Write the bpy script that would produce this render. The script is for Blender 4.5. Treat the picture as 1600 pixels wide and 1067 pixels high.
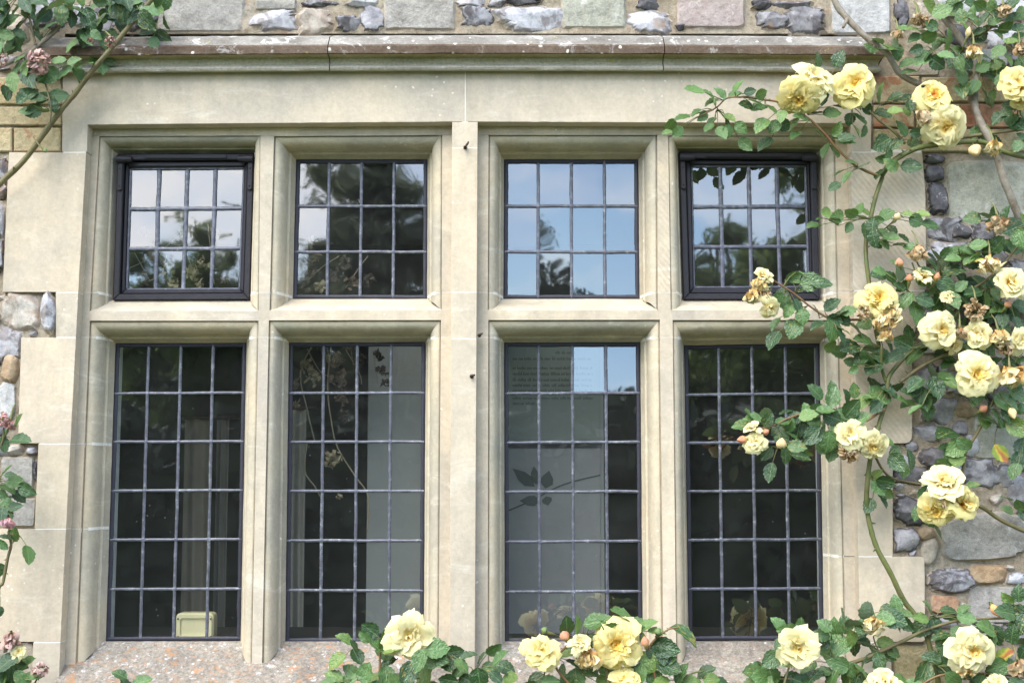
import bpy, bmesh, math, random
import numpy as np
from mathutils import Vector, Matrix, noise as mnoise

random.seed(7)
rnd = random.random
def ru(a, b): return a + (b - a) * random.random()
R = math.radians
sc = bpy.context.scene
for o in list(bpy.data.objects):
    bpy.data.objects.remove(o)

# ------------------------------------------------------------------ camera
PITCH = R(5.7)
CAM = Vector((0.0, -3.7, 1.6))
cd = bpy.data.cameras.new('camera')
cam = bpy.data.objects.new('camera', cd)
sc.collection.objects.link(cam)
cam.location = CAM
cam.rotation_euler = (R(90) + PITCH, 0, 0)
cd.sensor_width = 36.0
cd.lens = 50.0
cd.clip_start = 0.05
cd.clip_end = 2000
sc.camera = cam

# ------------------------------------------------------------------ sky
SUN_DIR = Vector((-0.36, -0.64, 0.80)).normalized()       # towards the sun
world = bpy.data.worlds.new('World')
sc.world = world
world.use_nodes = True
wt = world.node_tree
wt.nodes.clear()
def wn(kind, **kw):
    n = wt.nodes.new(kind)
    for k, v in kw.items(): setattr(n, k, v)
    return n
SKY_STRENGTH = 0.12
sky = wn('ShaderNodeTexSky', sky_type='NISHITA', sun_disc=False)
sky.sun_elevation = math.asin(SUN_DIR.z)
sky.sun_rotation = math.atan2(SUN_DIR.x, SUN_DIR.y)
sky.air_density = 1.0
sky.dust_density = 0.15
sky.ozone_density = 1.6
tc = wn('ShaderNodeTexCoord')
sep = wn('ShaderNodeSeparateXYZ')
wt.links.new(tc.outputs['Generated'], sep.inputs[0])
zz = wn('ShaderNodeMath', operation='MAXIMUM'); zz.inputs[1].default_value = 0.0
wt.links.new(sep.outputs['Z'], zz.inputs[0])
za = wn('ShaderNodeMath', operation='ADD'); za.inputs[1].default_value = 0.22
wt.links.new(zz.outputs[0], za.inputs[0])
dx = wn('ShaderNodeMath', operation='DIVIDE'); dy = wn('ShaderNodeMath', operation='DIVIDE')
wt.links.new(sep.outputs['X'], dx.inputs[0]); wt.links.new(za.outputs[0], dx.inputs[1])
wt.links.new(sep.outputs['Y'], dy.inputs[0]); wt.links.new(za.outputs[0], dy.inputs[1])
cmb = wn('ShaderNodeCombineXYZ')
wt.links.new(dx.outputs[0], cmb.inputs[0]); wt.links.new(dy.outputs[0], cmb.inputs[1])
cmb.inputs[2].default_value = 3.1
cn = wn('ShaderNodeTexNoise')
cn.inputs['Scale'].default_value = 0.95
cn.inputs['Detail'].default_value = 7.0
cn.inputs['Roughness'].default_value = 0.56
cmap = wn('ShaderNodeMapping')
CLOUD_OFFSET = (1.40, 1.07, 0.3)
cmap.inputs['Location'].default_value = CLOUD_OFFSET
wt.links.new(cmb.outputs[0], cmap.inputs[0])
wt.links.new(cmap.outputs[0], cn.inputs['Vector'])
cr = wn('ShaderNodeValToRGB')
cr.color_ramp.elements[0].position = 0.47; cr.color_ramp.elements[0].color = (0, 0, 0, 1)
cr.color_ramp.elements[1].position = 0.64; cr.color_ramp.elements[1].color = (1, 1, 1, 1)
wt.links.new(cn.outputs['Fac'], cr.inputs[0])
cmix = wn('ShaderNodeMix', data_type='RGBA')
wt.links.new(cr.outputs[0], cmix.inputs['Factor'])
wt.links.new(sky.outputs[0], cmix.inputs[6])
cmix.inputs[7].default_value = (9.6, 9.45, 9.5, 1)
bg = wn('ShaderNodeBackground'); bg.inputs['Strength'].default_value = SKY_STRENGTH
wo = wn('ShaderNodeOutputWorld')
wt.links.new(cmix.outputs[2], bg.inputs[0])
wt.links.new(bg.outputs[0], wo.inputs[0])

# ------------------------------------------------------------------ sun, veiled by thin cloud
sd = bpy.data.lights.new('sun', 'SUN')
sd.energy = 1.4
sd.angle = R(50)
sd.color = (1.0, 0.945, 0.865)
sun = bpy.data.objects.new('sun', sd)
sc.collection.objects.link(sun)
sun.rotation_euler = SUN_DIR.to_track_quat('Z', 'Y').to_euler()
sun.location = (-3, -4, 8)

# ------------------------------------------------------------------ exposure, render
sc.view_settings.view_transform = 'Standard'
sc.view_settings.look = 'None'
sc.view_settings.gamma = 1
sc.view_settings.use_curve_mapping = False
sc.view_settings.exposure = 1.93
sc.render.engine = 'CYCLES'
sc.cycles.max_bounces = 8
sc.cycles.transparent_max_bounces = 16
sc.cycles.use_denoising = True
sc.cycles.sample_clamp_indirect = 6

# ================================================================== helpers
F = 1600 * 50.0 / 36.0
_fw = Vector((0, math.cos(PITCH), math.sin(PITCH)))
_up = Vector((0, -math.sin(PITCH), math.cos(PITCH)))
def P(x, y, Y=0.0):
    """world point at depth Y that the photograph shows at pixel x, y"""
    d = _fw + Vector((1, 0, 0)) * ((x - 800) / F) - _up * ((y - 533.5) / F)
    t = (Y - CAM.y) / d.y
    return CAM + d * t
def PX(Y=0.0): return (Y - CAM.y) / F         # metres per pixel at depth Y

WL = {}
def link(o, parent=None, loc=None):
    sc.collection.objects.link(o)
    loc = Vector(loc) if loc is not None else Vector((0, 0, 0))
    if parent is not None:
        o.parent = parent
        o.location = loc - WL[parent]
    else:
        o.location = loc
    WL[o] = loc
    return o
def tag(o, label=None, cat=None, group=None, kind=None):
    if label: o['label'] = label
    if cat: o['category'] = cat
    if group: o['group'] = group
    if kind: o['kind'] = kind
    return o
def empty(name, loc, label=None, cat=None, group=None, kind=None):
    o = bpy.data.objects.new(name, None)
    o.empty_display_size = 0.05
    link(o, None, loc)
    return tag(o, label, cat, group, kind)
def mesh_from(name, verts, faces, mats, smooth=False, sharp=None, mi=None, uv=None, attr=None):
    me = bpy.data.meshes.new(name)
    me.from_pydata([tuple(v) for v in verts], [], faces)
    for m in (mats if isinstance(mats, (list, tuple)) else [mats]): me.materials.append(m)
    if mi is not None: me.polygons.foreach_set('material_index', mi)
    if smooth:
        me.polygons.foreach_set('use_smooth', [True] * len(me.polygons))
        if sharp: me.set_sharp_from_angle(angle=R(sharp))
    if uv is not None:
        a = me.attributes.new('uvp', 'FLOAT_VECTOR', 'POINT')
        a.data.foreach_set('vector', [c for q in uv for c in q])
    if attr is not None:
        a = me.attributes.new('tone', 'FLOAT', 'POINT')
        a.data.foreach_set('value', attr)
    me.update()
    return me
class MB:
    """collects geometry that becomes one mesh object"""
    def __init__(s): s.v, s.f, s.mi, s.uv, s.at = [], [], [], [], []
    def add(s, v, f, mi=0, uv=None, at=None):
        b = len(s.v)
        s.v += [Vector(p) for p in v]
        s.f += [tuple(i + b for i in q) for q in f]
        s.mi += [mi] * len(f)
        s.uv += uv if uv is not None else [(0, 0, 0)] * len(v)
        s.at += at if at is not None else [0.0] * len(v)
    def box(s, a, b, mi=0):
        x0, y0, z0 = a; x1, y1, z1 = b
        s.add([(x0,y0,z0),(x1,y0,z0),(x1,y1,z0),(x0,y1,z0),(x0,y0,z1),(x1,y0,z1),(x1,y1,z1),(x0,y1,z1)],
              [(0,1,5,4),(1,2,6,5),(2,3,7,6),(3,0,4,7),(4,5,6,7),(3,2,1,0)], mi)
    def prism(s, xz, y0, y1, mi=0, bevel=0.0):
        """polygon (x, z) clockwise or not, from depth y0 (front) to y1"""
        n = len(xz)
        A = sum(xz[i][0]*xz[(i+1)%n][1]-xz[(i+1)%n][0]*xz[i][1] for i in range(n))
        if A < 0: xz = list(reversed(xz))
        if bevel:
            c = Vector((sum(p[0] for p in xz)/n, sum(p[1] for p in xz)/n))
            ins = inset_poly(xz, bevel)
            v = [(p[0], y0, p[1]) for p in ins] + [(p[0], y0+bevel, p[1]) for p in xz] + [(p[0], y1, p[1]) for p in xz]
            f = [tuple(range(n))]
            for k in (0, n):
                f += [(k+i, k+n+i, k+n+(i+1)%n, k+(i+1)%n) for i in range(n)]
        else:
            v = [(p[0], y0, p[1]) for p in xz] + [(p[0], y1, p[1]) for p in xz]
            f = [tuple(range(n))] + [(i, n+i, n+(i+1)%n, (i+1)%n) for i in range(n)]
        f.append(tuple(reversed(range(len(v)-n, len(v)))))
        s.add(v, f, mi)
    def tube(s, pts, rad, seg=7, mi=0, at=0.0, cap=True):
        pts = [Vector(p) for p in pts]
        n = len(pts)
        rad = rad if isinstance(rad, (list, tuple)) else [rad]*n
        b = len(s.v); v = []; up = Vector((0.3, -0.9, 0.31)).normalized()
        for i in range(n):
            d = (pts[min(i+1, n-1)] - pts[max(i-1, 0)])
            if d.length < 1e-9: d = Vector((0, 0, 1))
            d.normalize()
            a = d.cross(up)
            if a.length < 1e-3: a = d.cross(Vector((1, 0, 0)))
            a.normalize(); c = d.cross(a)
            for k in range(seg):
                t = 2*math.pi*k/seg
                v.append(pts[i] + (a*math.cos(t) + c*math.sin(t))*rad[i])
        f = []
        for i in range(n-1):
            for k in range(seg):
                f.append((i*seg+k, i*seg+(k+1)%seg, (i+1)*seg+(k+1)%seg, (i+1)*seg+k))
        if cap:
            f.append(tuple(reversed(range(seg)))); f.append(tuple(range((n-1)*seg, n*seg)))
        s.add(v, f, mi, None, [at]*len(v))
    def mesh(s, name, mats, smooth=False, sharp=None, origin=None):
        v = s.v if origin is None else [p - origin for p in s.v]
        return mesh_from(name, v, s.f, mats, smooth, sharp, s.mi, s.uv, s.at)
    def build(s, name, mats, parent=None, loc=None, smooth=False, sharp=None):
        loc = Vector(loc) if loc is not None else (WL[parent].copy() if parent is not None else Vector((0,0,0)))
        o = bpy.data.objects.new(name, s.mesh(name, mats, smooth, sharp, loc))
        return link(o, parent, loc)
def inset_poly(xz, d):
    n = len(xz); out = []
    for i in range(n):
        p0 = Vector(xz[i-1]); p1 = Vector(xz[i]); p2 = Vector(xz[(i+1) % n])
        e1 = (p1-p0); e2 = (p2-p1)
        if e1.length < 1e-7 or e2.length < 1e-7: out.append(tuple(p1)); continue
        e1.normalize(); e2.normalize()
        n1 = Vector((-e1.y, e1.x)); n2 = Vector((-e2.y, e2.x))
        m = n1 + n2
        if m.length < 1e-4: out.append(tuple(p1 + n1*d)); continue
        m.normalize()
        out.append(tuple(p1 + m * (d / max(0.35, m.dot(n1)))))
    return out
def smooth_line(pts, per=6):
    pts = [Vector(p) for p in pts]
    if len(pts) < 3: return pts
    out = []
    for i in range(len(pts)-1):
        p0 = pts[max(i-1, 0)]; p1 = pts[i]; p2 = pts[i+1]; p3 = pts[min(i+2, len(pts)-1)]
        for k in range(per):
            t = k/per
            out.append(0.5*((2*p1) + (p2-p0)*t + (2*p0-5*p1+4*p2-p3)*t*t + (3*p1-p0-3*p2+p3)*t**3))
    out.append(pts[-1])
    return out

# ================================================================== materials
class NT:
    def __init__(s, name):
        s.m = bpy.data.materials.new(name); s.m.use_nodes = True
        s.t = s.m.node_tree; s.b = s.t.nodes['Principled BSDF']; s.out = s.t.nodes['Material Output']
    def n(s, kind, **kw):
        q = s.t.nodes.new(kind)
        for k, v in kw.items(): setattr(q, k, v)
        return q
    def L(s, a, b): s.t.links.new(a, b)
    def put(s, inp, v):
        if hasattr(v, 'is_output') or hasattr(v, 'links'): s.L(v, inp)
        elif isinstance(v, (tuple, list)) and len(v) == 3 and inp.type == 'RGBA': inp.default_value = (*v, 1)
        else: inp.default_value = v
    def pos(s): return s.n('ShaderNodeNewGeometry').outputs['Position']
    def obj(s): return s.n('ShaderNodeTexCoord').outputs['Object']
    def rand(s): return s.n('ShaderNodeObjectInfo').outputs['Random']
    def attr(s, name, out='Fac'):
        a = s.n('ShaderNodeAttribute', attribute_name=name); return a.outputs[out]
    def map(s, vec, scale=(1,1,1), rot=(0,0,0), loc=(0,0,0)):
        q = s.n('ShaderNodeMapping')
        q.inputs['Scale'].default_value = scale; q.inputs['Rotation'].default_value = rot; q.inputs['Location'].default_value = loc
        s.L(vec, q.inputs[0]); return q.outputs[0]
    def noise(s, vec, scale, detail=5, rough=0.6, dist=0.0, out='Fac'):
        q = s.n('ShaderNodeTexNoise')
        q.inputs['Scale'].default_value = scale; q.inputs['Detail'].default_value = detail
        q.inputs['Roughness'].default_value = rough; q.inputs['Distortion'].default_value = dist
        if vec is not None: s.L(vec, q.inputs['Vector'])
        return q.outputs[out]
    def voro(s, vec, scale, feature='F1', out='Distance'):
        q = s.n('ShaderNodeTexVoronoi', feature=feature); q.inputs['Scale'].default_value = scale
        s.L(vec, q.inputs['Vector']); return q.outputs[out]
    def ramp(s, fac, stops):
        q = s.n('ShaderNodeValToRGB'); e = q.color_ramp.elements
        while len(e) < len(stops): e.new(0.5)
        for i, (p, c) in enumerate(stops):
            e[i].position = p
            e[i].color = (c, c, c, 1) if not isinstance(c, (tuple, list)) else (*c, 1)
        s.L(fac, q.inputs[0]); return q.outputs[0]
    def mix(s, fac, a, b, blend='MIX'):
        q = s.n('ShaderNodeMix', data_type='RGBA', blend_type=blend)
        s.put(q.inputs[0], fac); s.put(q.inputs[6], a); s.put(q.inputs[7], b); return q.outputs[2]
    def math(s, op, a, b=0.0, clamp=False):
        q = s.n('ShaderNodeMath', operation=op); q.use_clamp = clamp
        s.put(q.inputs[0], a); s.put(q.inputs[1], b); return q.outputs[0]
    def vadd(s, a, b):
        q = s.n('ShaderNodeVectorMath', operation='ADD'); s.put(q.inputs[0], a); s.put(q.inputs[1], b); return q.outputs[0]
    def bump(s, h, strength=0.3, dist=0.01, prev=None):
        q = s.n('ShaderNodeBump'); q.inputs['Strength'].default_value = strength; q.inputs['Distance'].default_value = dist
        s.L(h, q.inputs['Height'])
        if prev is not None: s.L(prev, q.inputs['Normal'])
        return q.outputs[0]
    def fin(s, col, rough=0.8, nrm=None, metal=0.0, spec=0.5):
        s.put(s.b.inputs['Base Color'], col); s.put(s.b.inputs['Roughness'], rough)
        s.b.inputs['Metallic'].default_value = metal
        s.b.inputs['Specular IOR Level'].default_value = spec
        if nrm is not None: s.L(nrm, s.b.inputs['Normal'])
        return s.m
def plain(name, col, rough=0.7, metal=0.0, var=0.12, scale=12, bump=0.15, spec=0.5):
    s = NT(name); p = s.obj()
    n = s.noise(p, scale, 5)
    c = s.mix(n, tuple(q*(1-var) for q in col), tuple(min(1, q*(1+var)) for q in col))
    return s.fin(c, rough, s.bump(s.noise(p, scale*6, 4), bump, 0.003), metal, spec)

def shifted(s, amount=7.0):
    """world position shifted by a random step for every object, so that no two blocks carry the same mottling"""
    r = s.rand()
    c = s.n('ShaderNodeCombineXYZ')
    for i, k in enumerate((1.0, 3.7, 9.1)):
        s.L(s.math('MULTIPLY', r, amount*k), c.inputs[i])
    return s.vadd(s.pos(), c.outputs[0])

def make_limestone(name, tones, tool=0.0, green=0.2, specks=0.8):
    s = NT(name); w = s.pos(); p = shifted(s)
    big = s.noise(p, 2.6, 6, 0.6, 0.4)
    c = s.ramp(big, [(0.36, tones[0]), (0.5, tones[1]), (0.63, tones[2])])
    # soft vertical staining
    st = s.noise(s.map(p, (5.5, 5.5, 0.8)), 2.0, 5, 0.6)
    c = s.mix(s.ramp(st, [(0.44, 0.0), (0.68, 0.55)]), c, tuple(0.86*t for t in tones[0]))
    # greenish grey algae bloom
    g = s.noise(s.map(p, (1, 1, 1), (0, 0, 0), (3, 1, 2)), 3.3, 6, 0.65)
    c = s.mix(s.math('MULTIPLY', s.ramp(g, [(0.5, 0.0), (0.75, 1.0)]), green), c, (0.33, 0.33, 0.245))
    # pale scuffs
    sc_ = s.noise(s.map(w, (1.0, 1.0, 3.2), (0, 0.5, 0)), 5.0, 8, 0.7, 1.2)
    c = s.mix(s.ramp(sc_, [(0.56, 0.0), (0.70, 0.6)]), c, (0.68, 0.625, 0.51))
    # grain
    gr = s.noise(w, 75, 7, 0.8)
    md = s.noise(p, 14, 7, 0.72, 0.5)
    c = s.mix(1.0, c, s.ramp(md, [(0.3, 0.85), (0.55, 1.0), (0.75, 1.06)]), 'MULTIPLY')
    c = s.mix(1.0, c, s.ramp(gr, [(0.25, 0.80), (0.6, 1.0), (0.8, 1.08)]), 'MULTIPLY')
    # dark pits
    pit = s.voro(w, 60); pm = s.noise(w, 9, 3)
    c = s.mix(s.math('MULTIPLY', s.ramp(pit, [(0.05, 1.0), (0.11, 0.0)]), s.ramp(pm, [(0.58, 0.0), (0.68, 0.6)])), c, (0.20, 0.17, 0.12))
    # white lichen specks
    v = s.voro(s.vadd(w, s.map(s.noise(w, 40, 2, out='Color'), (0.012, 0.012, 0.012))), 42)
    vm = s.noise(p, 4.5, 3)
    c = s.mix(s.math('MULTIPLY', s.ramp(v, [(0.09, 1.0), (0.15, 0.0)]), s.ramp(vm, [(0.5, 0.0), (0.62, specks)])), c, (0.74, 0.72, 0.65))
    # slight tone step from block to block
    c = s.mix(1.0, c, s.ramp(s.rand(), [(0.0, (0.93, 0.935, 0.94)), (0.5, (1.0, 1.0, 1.0)), (1.0, (1.03, 1.0, 0.955))]), 'MULTIPLY')
    h = s.bump(s.noise(w, 22, 6, 0.65), 0.22, 0.006)
    h = s.bump(gr, 0.25, 0.0016, h)
    if tool:
        wv = s.n('ShaderNodeTexWave', wave_type='BANDS', bands_direction='X')
        wv.inputs['Scale'].default_value = 26; wv.inputs['Distortion'].default_value = 2.2; wv.inputs['Detail'].default_value = 3
        wv.inputs['Detail Scale'].default_value = 2.0
        s.L(s.map(w, (1, 1, 1), (0, R(38), 0)), wv.inputs['Vector'])
        tm = s.ramp(s.noise(w, 3.0, 2), [(0.4, 0.15), (0.6, 1.0)])
        h = s.bump(s.math('MULTIPLY', wv.outputs['Fac'], tm), tool, 0.003, h)
    return s.fin(c, 0.88, h, 0, 0.25)

TONES = [(0.475, 0.418, 0.338), (0.565, 0.484, 0.368), (0.61, 0.515, 0.38)]
M = {}
M['limestone'] = make_limestone('limestone', TONES)
M['limestone_tooled'] = make_limestone('limestone_tooled', TONES, tool=0.5)
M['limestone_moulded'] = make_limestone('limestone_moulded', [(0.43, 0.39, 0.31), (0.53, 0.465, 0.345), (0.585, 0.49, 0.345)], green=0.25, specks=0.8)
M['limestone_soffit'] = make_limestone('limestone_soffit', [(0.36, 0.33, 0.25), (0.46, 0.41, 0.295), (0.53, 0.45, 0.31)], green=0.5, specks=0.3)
def make_joint():
    s = NT('lime_joint'); w = s.pos()
    return s.fin(s.mix(s.noise(w, 60, 4), (0.62, 0.58, 0.50), (0.76, 0.73, 0.66)), 0.9, s.bump(s.noise(w, 200, 3), 0.3, 0.002))
M['joint'] = make_joint()

def make_hood(name, a, b, spots, lich):
    s = NT(name); w = s.pos()
    c = s.mix(s.ramp(s.noise(s.map(w, (1, 1, 2)), 9, 6, 0.7), [(0.35, 0.0), (0.65, 1.0)]), a, b)
    c = s.mix(1.0, c, s.ramp(s.noise(w, 130, 4, 0.75), [(0.3, 0.7), (0.65, 1.1)]), 'MULTIPLY')
    d = s.vadd(w, s.map(s.noise(w, 55, 3, out='Color'), (0.010, 0.010, 0.010)))
    v = s.voro(d, 34); m = s.noise(w, 7, 3)
    c = s.mix(s.math('MULTIPLY', s.ramp(v, [(0.10, 1.0), (0.19, 0.0)]), s.ramp(m, [(0.32, 0.0), (0.46, spots)])), c, (0.68, 0.65, 0.58))
    pt = s.noise(w, 17, 8, 0.75, 0.8)
    c = s.mix(s.ramp(pt, [(0.56, 0.0), (0.64, lich)]), c, (0.60, 0.58, 0.55))
    yl = s.noise(w, 26, 5, 0.7, 0.5); ym = s.noise(w, 3.1, 2)
    c = s.mix(s.math('MULTIPLY', s.ramp(yl, [(0.63, 0.0), (0.68, 0.9)]), s.ramp(ym, [(0.52, 0.0), (0.6, 1.0)])), c, (0.50, 0.42, 0.08))
    h = s.bump(s.noise(w, 30, 7, 0.7), 0.5, 0.008)
    h = s.bump(s.noise(w, 160, 4, 0.7), 0.4, 0.002, h)
    return s.fin(c, 0.92, h, 0, 0.2)
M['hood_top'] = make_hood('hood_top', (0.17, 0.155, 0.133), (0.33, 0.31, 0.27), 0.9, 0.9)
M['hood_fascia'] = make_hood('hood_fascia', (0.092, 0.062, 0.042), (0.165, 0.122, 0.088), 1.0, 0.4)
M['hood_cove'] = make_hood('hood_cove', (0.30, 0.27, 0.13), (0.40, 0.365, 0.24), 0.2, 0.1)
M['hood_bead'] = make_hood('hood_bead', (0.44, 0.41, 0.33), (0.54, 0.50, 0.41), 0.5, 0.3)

def make_sill():
    s = NT('sill_lichen'); w = s.pos()
    c = s.ramp(s.noise(w, 5, 6, 0.65), [(0.35, (0.195, 0.172, 0.143)), (0.55, (0.30, 0.268, 0.22)), (0.7, (0.33, 0.31, 0.265))])
    g = s.noise(w, 85, 8, 0.9)
    c = s.mix(1.0, c, s.ramp(g, [(0.36, 0.45), (0.50, 1.0), (0.64, 1.75)]), 'MULTIPLY')
    sx = s.n('ShaderNodeSeparateXYZ'); s.L(w, sx.inputs[0])
    mleft = s.ramp(s.math('ADD', s.math('MULTIPLY', sx.outputs['X'], -0.5), 0.40), [(0.25, 0.25), (0.6, 1.0)])
    o = s.noise(s.map(w, (1,1,1), (0,0,0), (4,2,1)), 30, 8, 0.80, 0.9)
    c = s.mix(s.math('MULTIPLY', s.ramp(o, [(0.53, 0.0), (0.60, 0.85)]), mleft), c, (0.43, 0.23, 0.115))
    p2 = s.noise(s.map(w, (1,1,1), (0,0,0), (1,5,7)), 33, 9, 0.80, 0.2)
    c = s.mix(s.math('MULTIPLY', s.ramp(p2, [(0.58, 0.0), (0.63, 0.8)]), s.math('ADD', s.math('MULTIPLY', mleft, 0.75), 0.25)), c, (0.72, 0.70, 0.69))
    v = s.voro(s.vadd(w, s.map(s.noise(w, 45, 4, 0.7, out='Color'), (0.022, 0.022, 0.022))), 48)
    c = s.mix(s.math('MULTIPLY', s.ramp(s.math('ADD', v, s.math('MULTIPLY', s.noise(w, 110, 5, 0.8), 0.35)), [(0.30, 0.8), (0.40, 0.0)]), s.ramp(s.noise(w, 12, 3), [(0.47, 0.0), (0.56, 1.0)])), c, (0.66, 0.64, 0.61))
    h = s.bump(s.noise(w, 38, 7, 0.75), 0.7, 0.008)
    h = s.bump(g, 0.6, 0.003, h)
    return s.fin(c, 0.93, h, 0, 0.2)
M['sill'] = make_sill()

def make_mortar():
    s = NT('sandy_mortar'); w = s.pos()
    c = s.ramp(s.noise(w, 6, 6, 0.65), [(0.3, (0.42, 0.32, 0.22)), (0.5, (0.54, 0.45, 0.33)), (0.7, (0.58, 0.51, 0.41))])
    g = s.noise(w, 65, 8, 0.85)
    c = s.mix(1.0, c, s.ramp(g, [(0.32, 0.50), (0.52, 1.0), (0.7, 1.3)]), 'MULTIPLY')
    c = s.mix(s.ramp(s.noise(w, 14, 5, 0.7), [(0.6, 0.0), (0.7, 0.5)]), c, (0.40, 0.20, 0.11))
    h = s.bump(s.noise(w, 30, 8, 0.8), 1.0, 0.02)
    h = s.bump(g, 0.9, 0.004, h)
    return s.fin(c, 0.95, h, 0, 0.1)
M['mortar'] = make_mortar()

def make_flint(name, core, rim, bluish):
    s = NT(name); p = shifted(s, 5)
    t = s.attr('tone')
    n1 = s.noise(p, 26, 5, 0.6, 0.8)
    c = s.mix(s.ramp(n1, [(0.36, 0.0), (0.60, 1.0)]), core, bluish)
    dk = s.noise(p, 17, 5, 0.6, 0.5)
    c = s.mix(s.ramp(dk, [(0.52, 0.0), (0.60, 0.9)]), c, rim)
    c = s.mix(s.ramp(s.rand(), [(0.35, 0.0), (1.0, 0.45)]), c, rim)
    e = s.math('ADD', t, s.math('MULTIPLY', s.noise(p, 30, 6, 0.7), 0.5))
    c = s.mix(s.ramp(s.math('MULTIPLY', e, 0.8), [(0.78, 0.0), (0.84, 0.9)]), c, rim)
    c = s.mix(s.ramp(s.math('MULTIPLY', e, 0.8), [(0.895, 0.0), (0.93, 0.9)]), c, (0.50, 0.43, 0.335))
    c = s.mix(1.0, c, s.ramp(s.noise(p, 38, 7, 0.8), [(0.3, 0.50), (0.55, 1.0), (0.75, 1.25)]), 'MULTIPLY')
    c = s.mix(s.ramp(s.noise(p, 27, 8, 0.82, 0.4), [(0.57, 0.0), (0.66, 0.7)]), c, (0.55, 0.52, 0.46))
    c = s.mix(s.ramp(s.noise(p, 20, 4), [(0.62, 0.0), (0.70, 0.5)]), c, (0.36, 0.22, 0.12))
    h = s.bump(s.noise(p, 28, 6, 0.65, 0.4), 0.5, 0.006)
    h = s.bump(s.noise(p, 130, 4, 0.7), 0.3, 0.002, h)
    return s.fin(c, s.ramp(n1, [(0.3, 0.5), (0.7, 0.85)]), h, 0, 0.3)
M['flint_pale'] = make_flint('flint_pale', (0.54, 0.535, 0.545), (0.23, 0.205, 0.20), (0.42, 0.415, 0.44))
M['flint_grey'] = make_flint('flint_grey', (0.40, 0.39, 0.395), (0.105, 0.092, 0.092), (0.255, 0.247, 0.262))
M['flint_dark'] = make_flint('flint_dark', (0.22, 0.21, 0.22), (0.045, 0.040, 0.042), (0.10, 0.094, 0.10))
M['flint_buff'] = make_flint('flint_buff', (0.52, 0.46, 0.38), (0.33, 0.26, 0.20), (0.46, 0.42, 0.36))
def make_rubble(name, a, b, lich=0.5, red=0.0):
    s = NT(name); p = shifted(s, 5)
    c = s.mix(s.ramp(s.noise(p, 6, 7, 0.68, 0.5), [(0.35, 0.0), (0.65, 1.0)]), a, b)
    g = s.noise(p, 60, 8, 0.85)
    c = s.mix(1.0, c, s.ramp(g, [(0.30, 0.55), (0.52, 1.0), (0.72, 1.25)]), 'MULTIPLY')
    c = s.mix(s.ramp(s.noise(p, 24, 8, 0.75, 0.8), [(0.57, 0.0), (0.66, lich)]), c, (0.68, 0.67, 0.63))
    c = s.mix(s.ramp(s.noise(p, 18, 5, 0.7), [(0.64, 0.0), (0.74, 0.6)]), c, (0.24, 0.19, 0.15))
    e = s.math('ADD', s.attr('tone'), s.math('MULTIPLY', s.noise(p, 26, 6, 0.7), 0.42))
    c = s.mix(s.ramp(s.math('MULTIPLY', e, 0.8), [(0.90, 0.0), (0.945, 0.85)]), c, (0.50, 0.43, 0.33))
    if red:
        c = s.mix(s.ramp(s.noise(p, 11, 6, 0.7, 1.0), [(0.56, 0.0), (0.62, red)]), c, (0.42, 0.17, 0.09))
    c = s.mix(1.0, c, s.ramp(s.noise(p, 10, 6, 0.75, 0.4), [(0.3, 0.74), (0.55, 1.0), (0.75, 1.1)]), 'MULTIPLY')
    h = s.bump(s.noise(p, 18, 7, 0.75), 0.9, 0.014)
    h = s.bump(g, 0.6, 0.004, h)
    return s.fin(c, 0.92, h, 0, 0.2)
M['rubble_grey'] = make_rubble('rubble_grey', (0.30, 0.28, 0.25), (0.45, 0.42, 0.37))
M['rubble_white'] = make_rubble('rubble_white', (0.47, 0.455, 0.43), (0.58, 0.57, 0.545), 0.6)
M['rubble_green'] = make_rubble('rubble_green', (0.37, 0.365, 0.28), (0.45, 0.44, 0.36), 0.65)
M['rubble_pink'] = make_rubble('rubble_pink', (0.37, 0.285, 0.255), (0.45, 0.385, 0.35), 0.6)
M['rubble_tan'] = make_rubble('rubble_tan', (0.43, 0.36, 0.27), (0.51, 0.44, 0.35), 0.4)
M['rubble_orange'] = make_rubble('rubble_orange', (0.40, 0.26, 0.14), (0.48, 0.37, 0.25), 0.2)
M['brick_yellow'] = make_rubble('brick_yellow', (0.46, 0.37, 0.20), (0.54, 0.45, 0.28), 0.25, 0.8)
M['brick_red'] = make_rubble('brick_red', (0.40, 0.15, 0.09), (0.48, 0.30, 0.18), 0.2)

def make_lead():
    s = NT('weathered_lead'); w = s.pos()
    n = s.noise(w, 60, 6, 0.75)
    c = s.ramp(n, [(0.35, (0.058, 0.062, 0.074)), (0.55, (0.125, 0.132, 0.153)), (0.72, (0.38, 0.39, 0.425))])
    c = s.mix(s.ramp(s.noise(w, 4, 2), [(0.4, 0.0), (0.65, 0.5)]), c, (0.10, 0.10, 0.135))
    h = s.bump(s.noise(w, 110, 5, 0.7), 0.5, 0.002)
    return s.fin(c, s.ramp(n, [(0.3, 0.32), (0.7, 0.55)]), h, 0.35, 0.6)
M['lead'] = make_lead()
M['lead_dark'] = plain('putty_lead', (0.026, 0.026, 0.038), 0.5, 0.2, 0.3, 40, 0.4)
def make_iron():
    s = NT('black_painted_iron'); w = s.pos()
    n = s.noise(w, 30, 6, 0.7)
    c = s.mix(n, (0.014, 0.013, 0.016), (0.034, 0.032, 0.039))
    c = s.mix(s.ramp(s.noise(w, 70, 6, 0.8), [(0.66, 0.0), (0.74, 0.25)]), c, (0.13, 0.12, 0.13))
    h = s.bump(s.noise(w, 90, 5, 0.7), 0.5, 0.0025)
    return s.fin(c, s.ramp(n, [(0.3, 0.42), (0.7, 0.6)]), h, 0, 0.28)
M['iron'] = make_iron()
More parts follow.
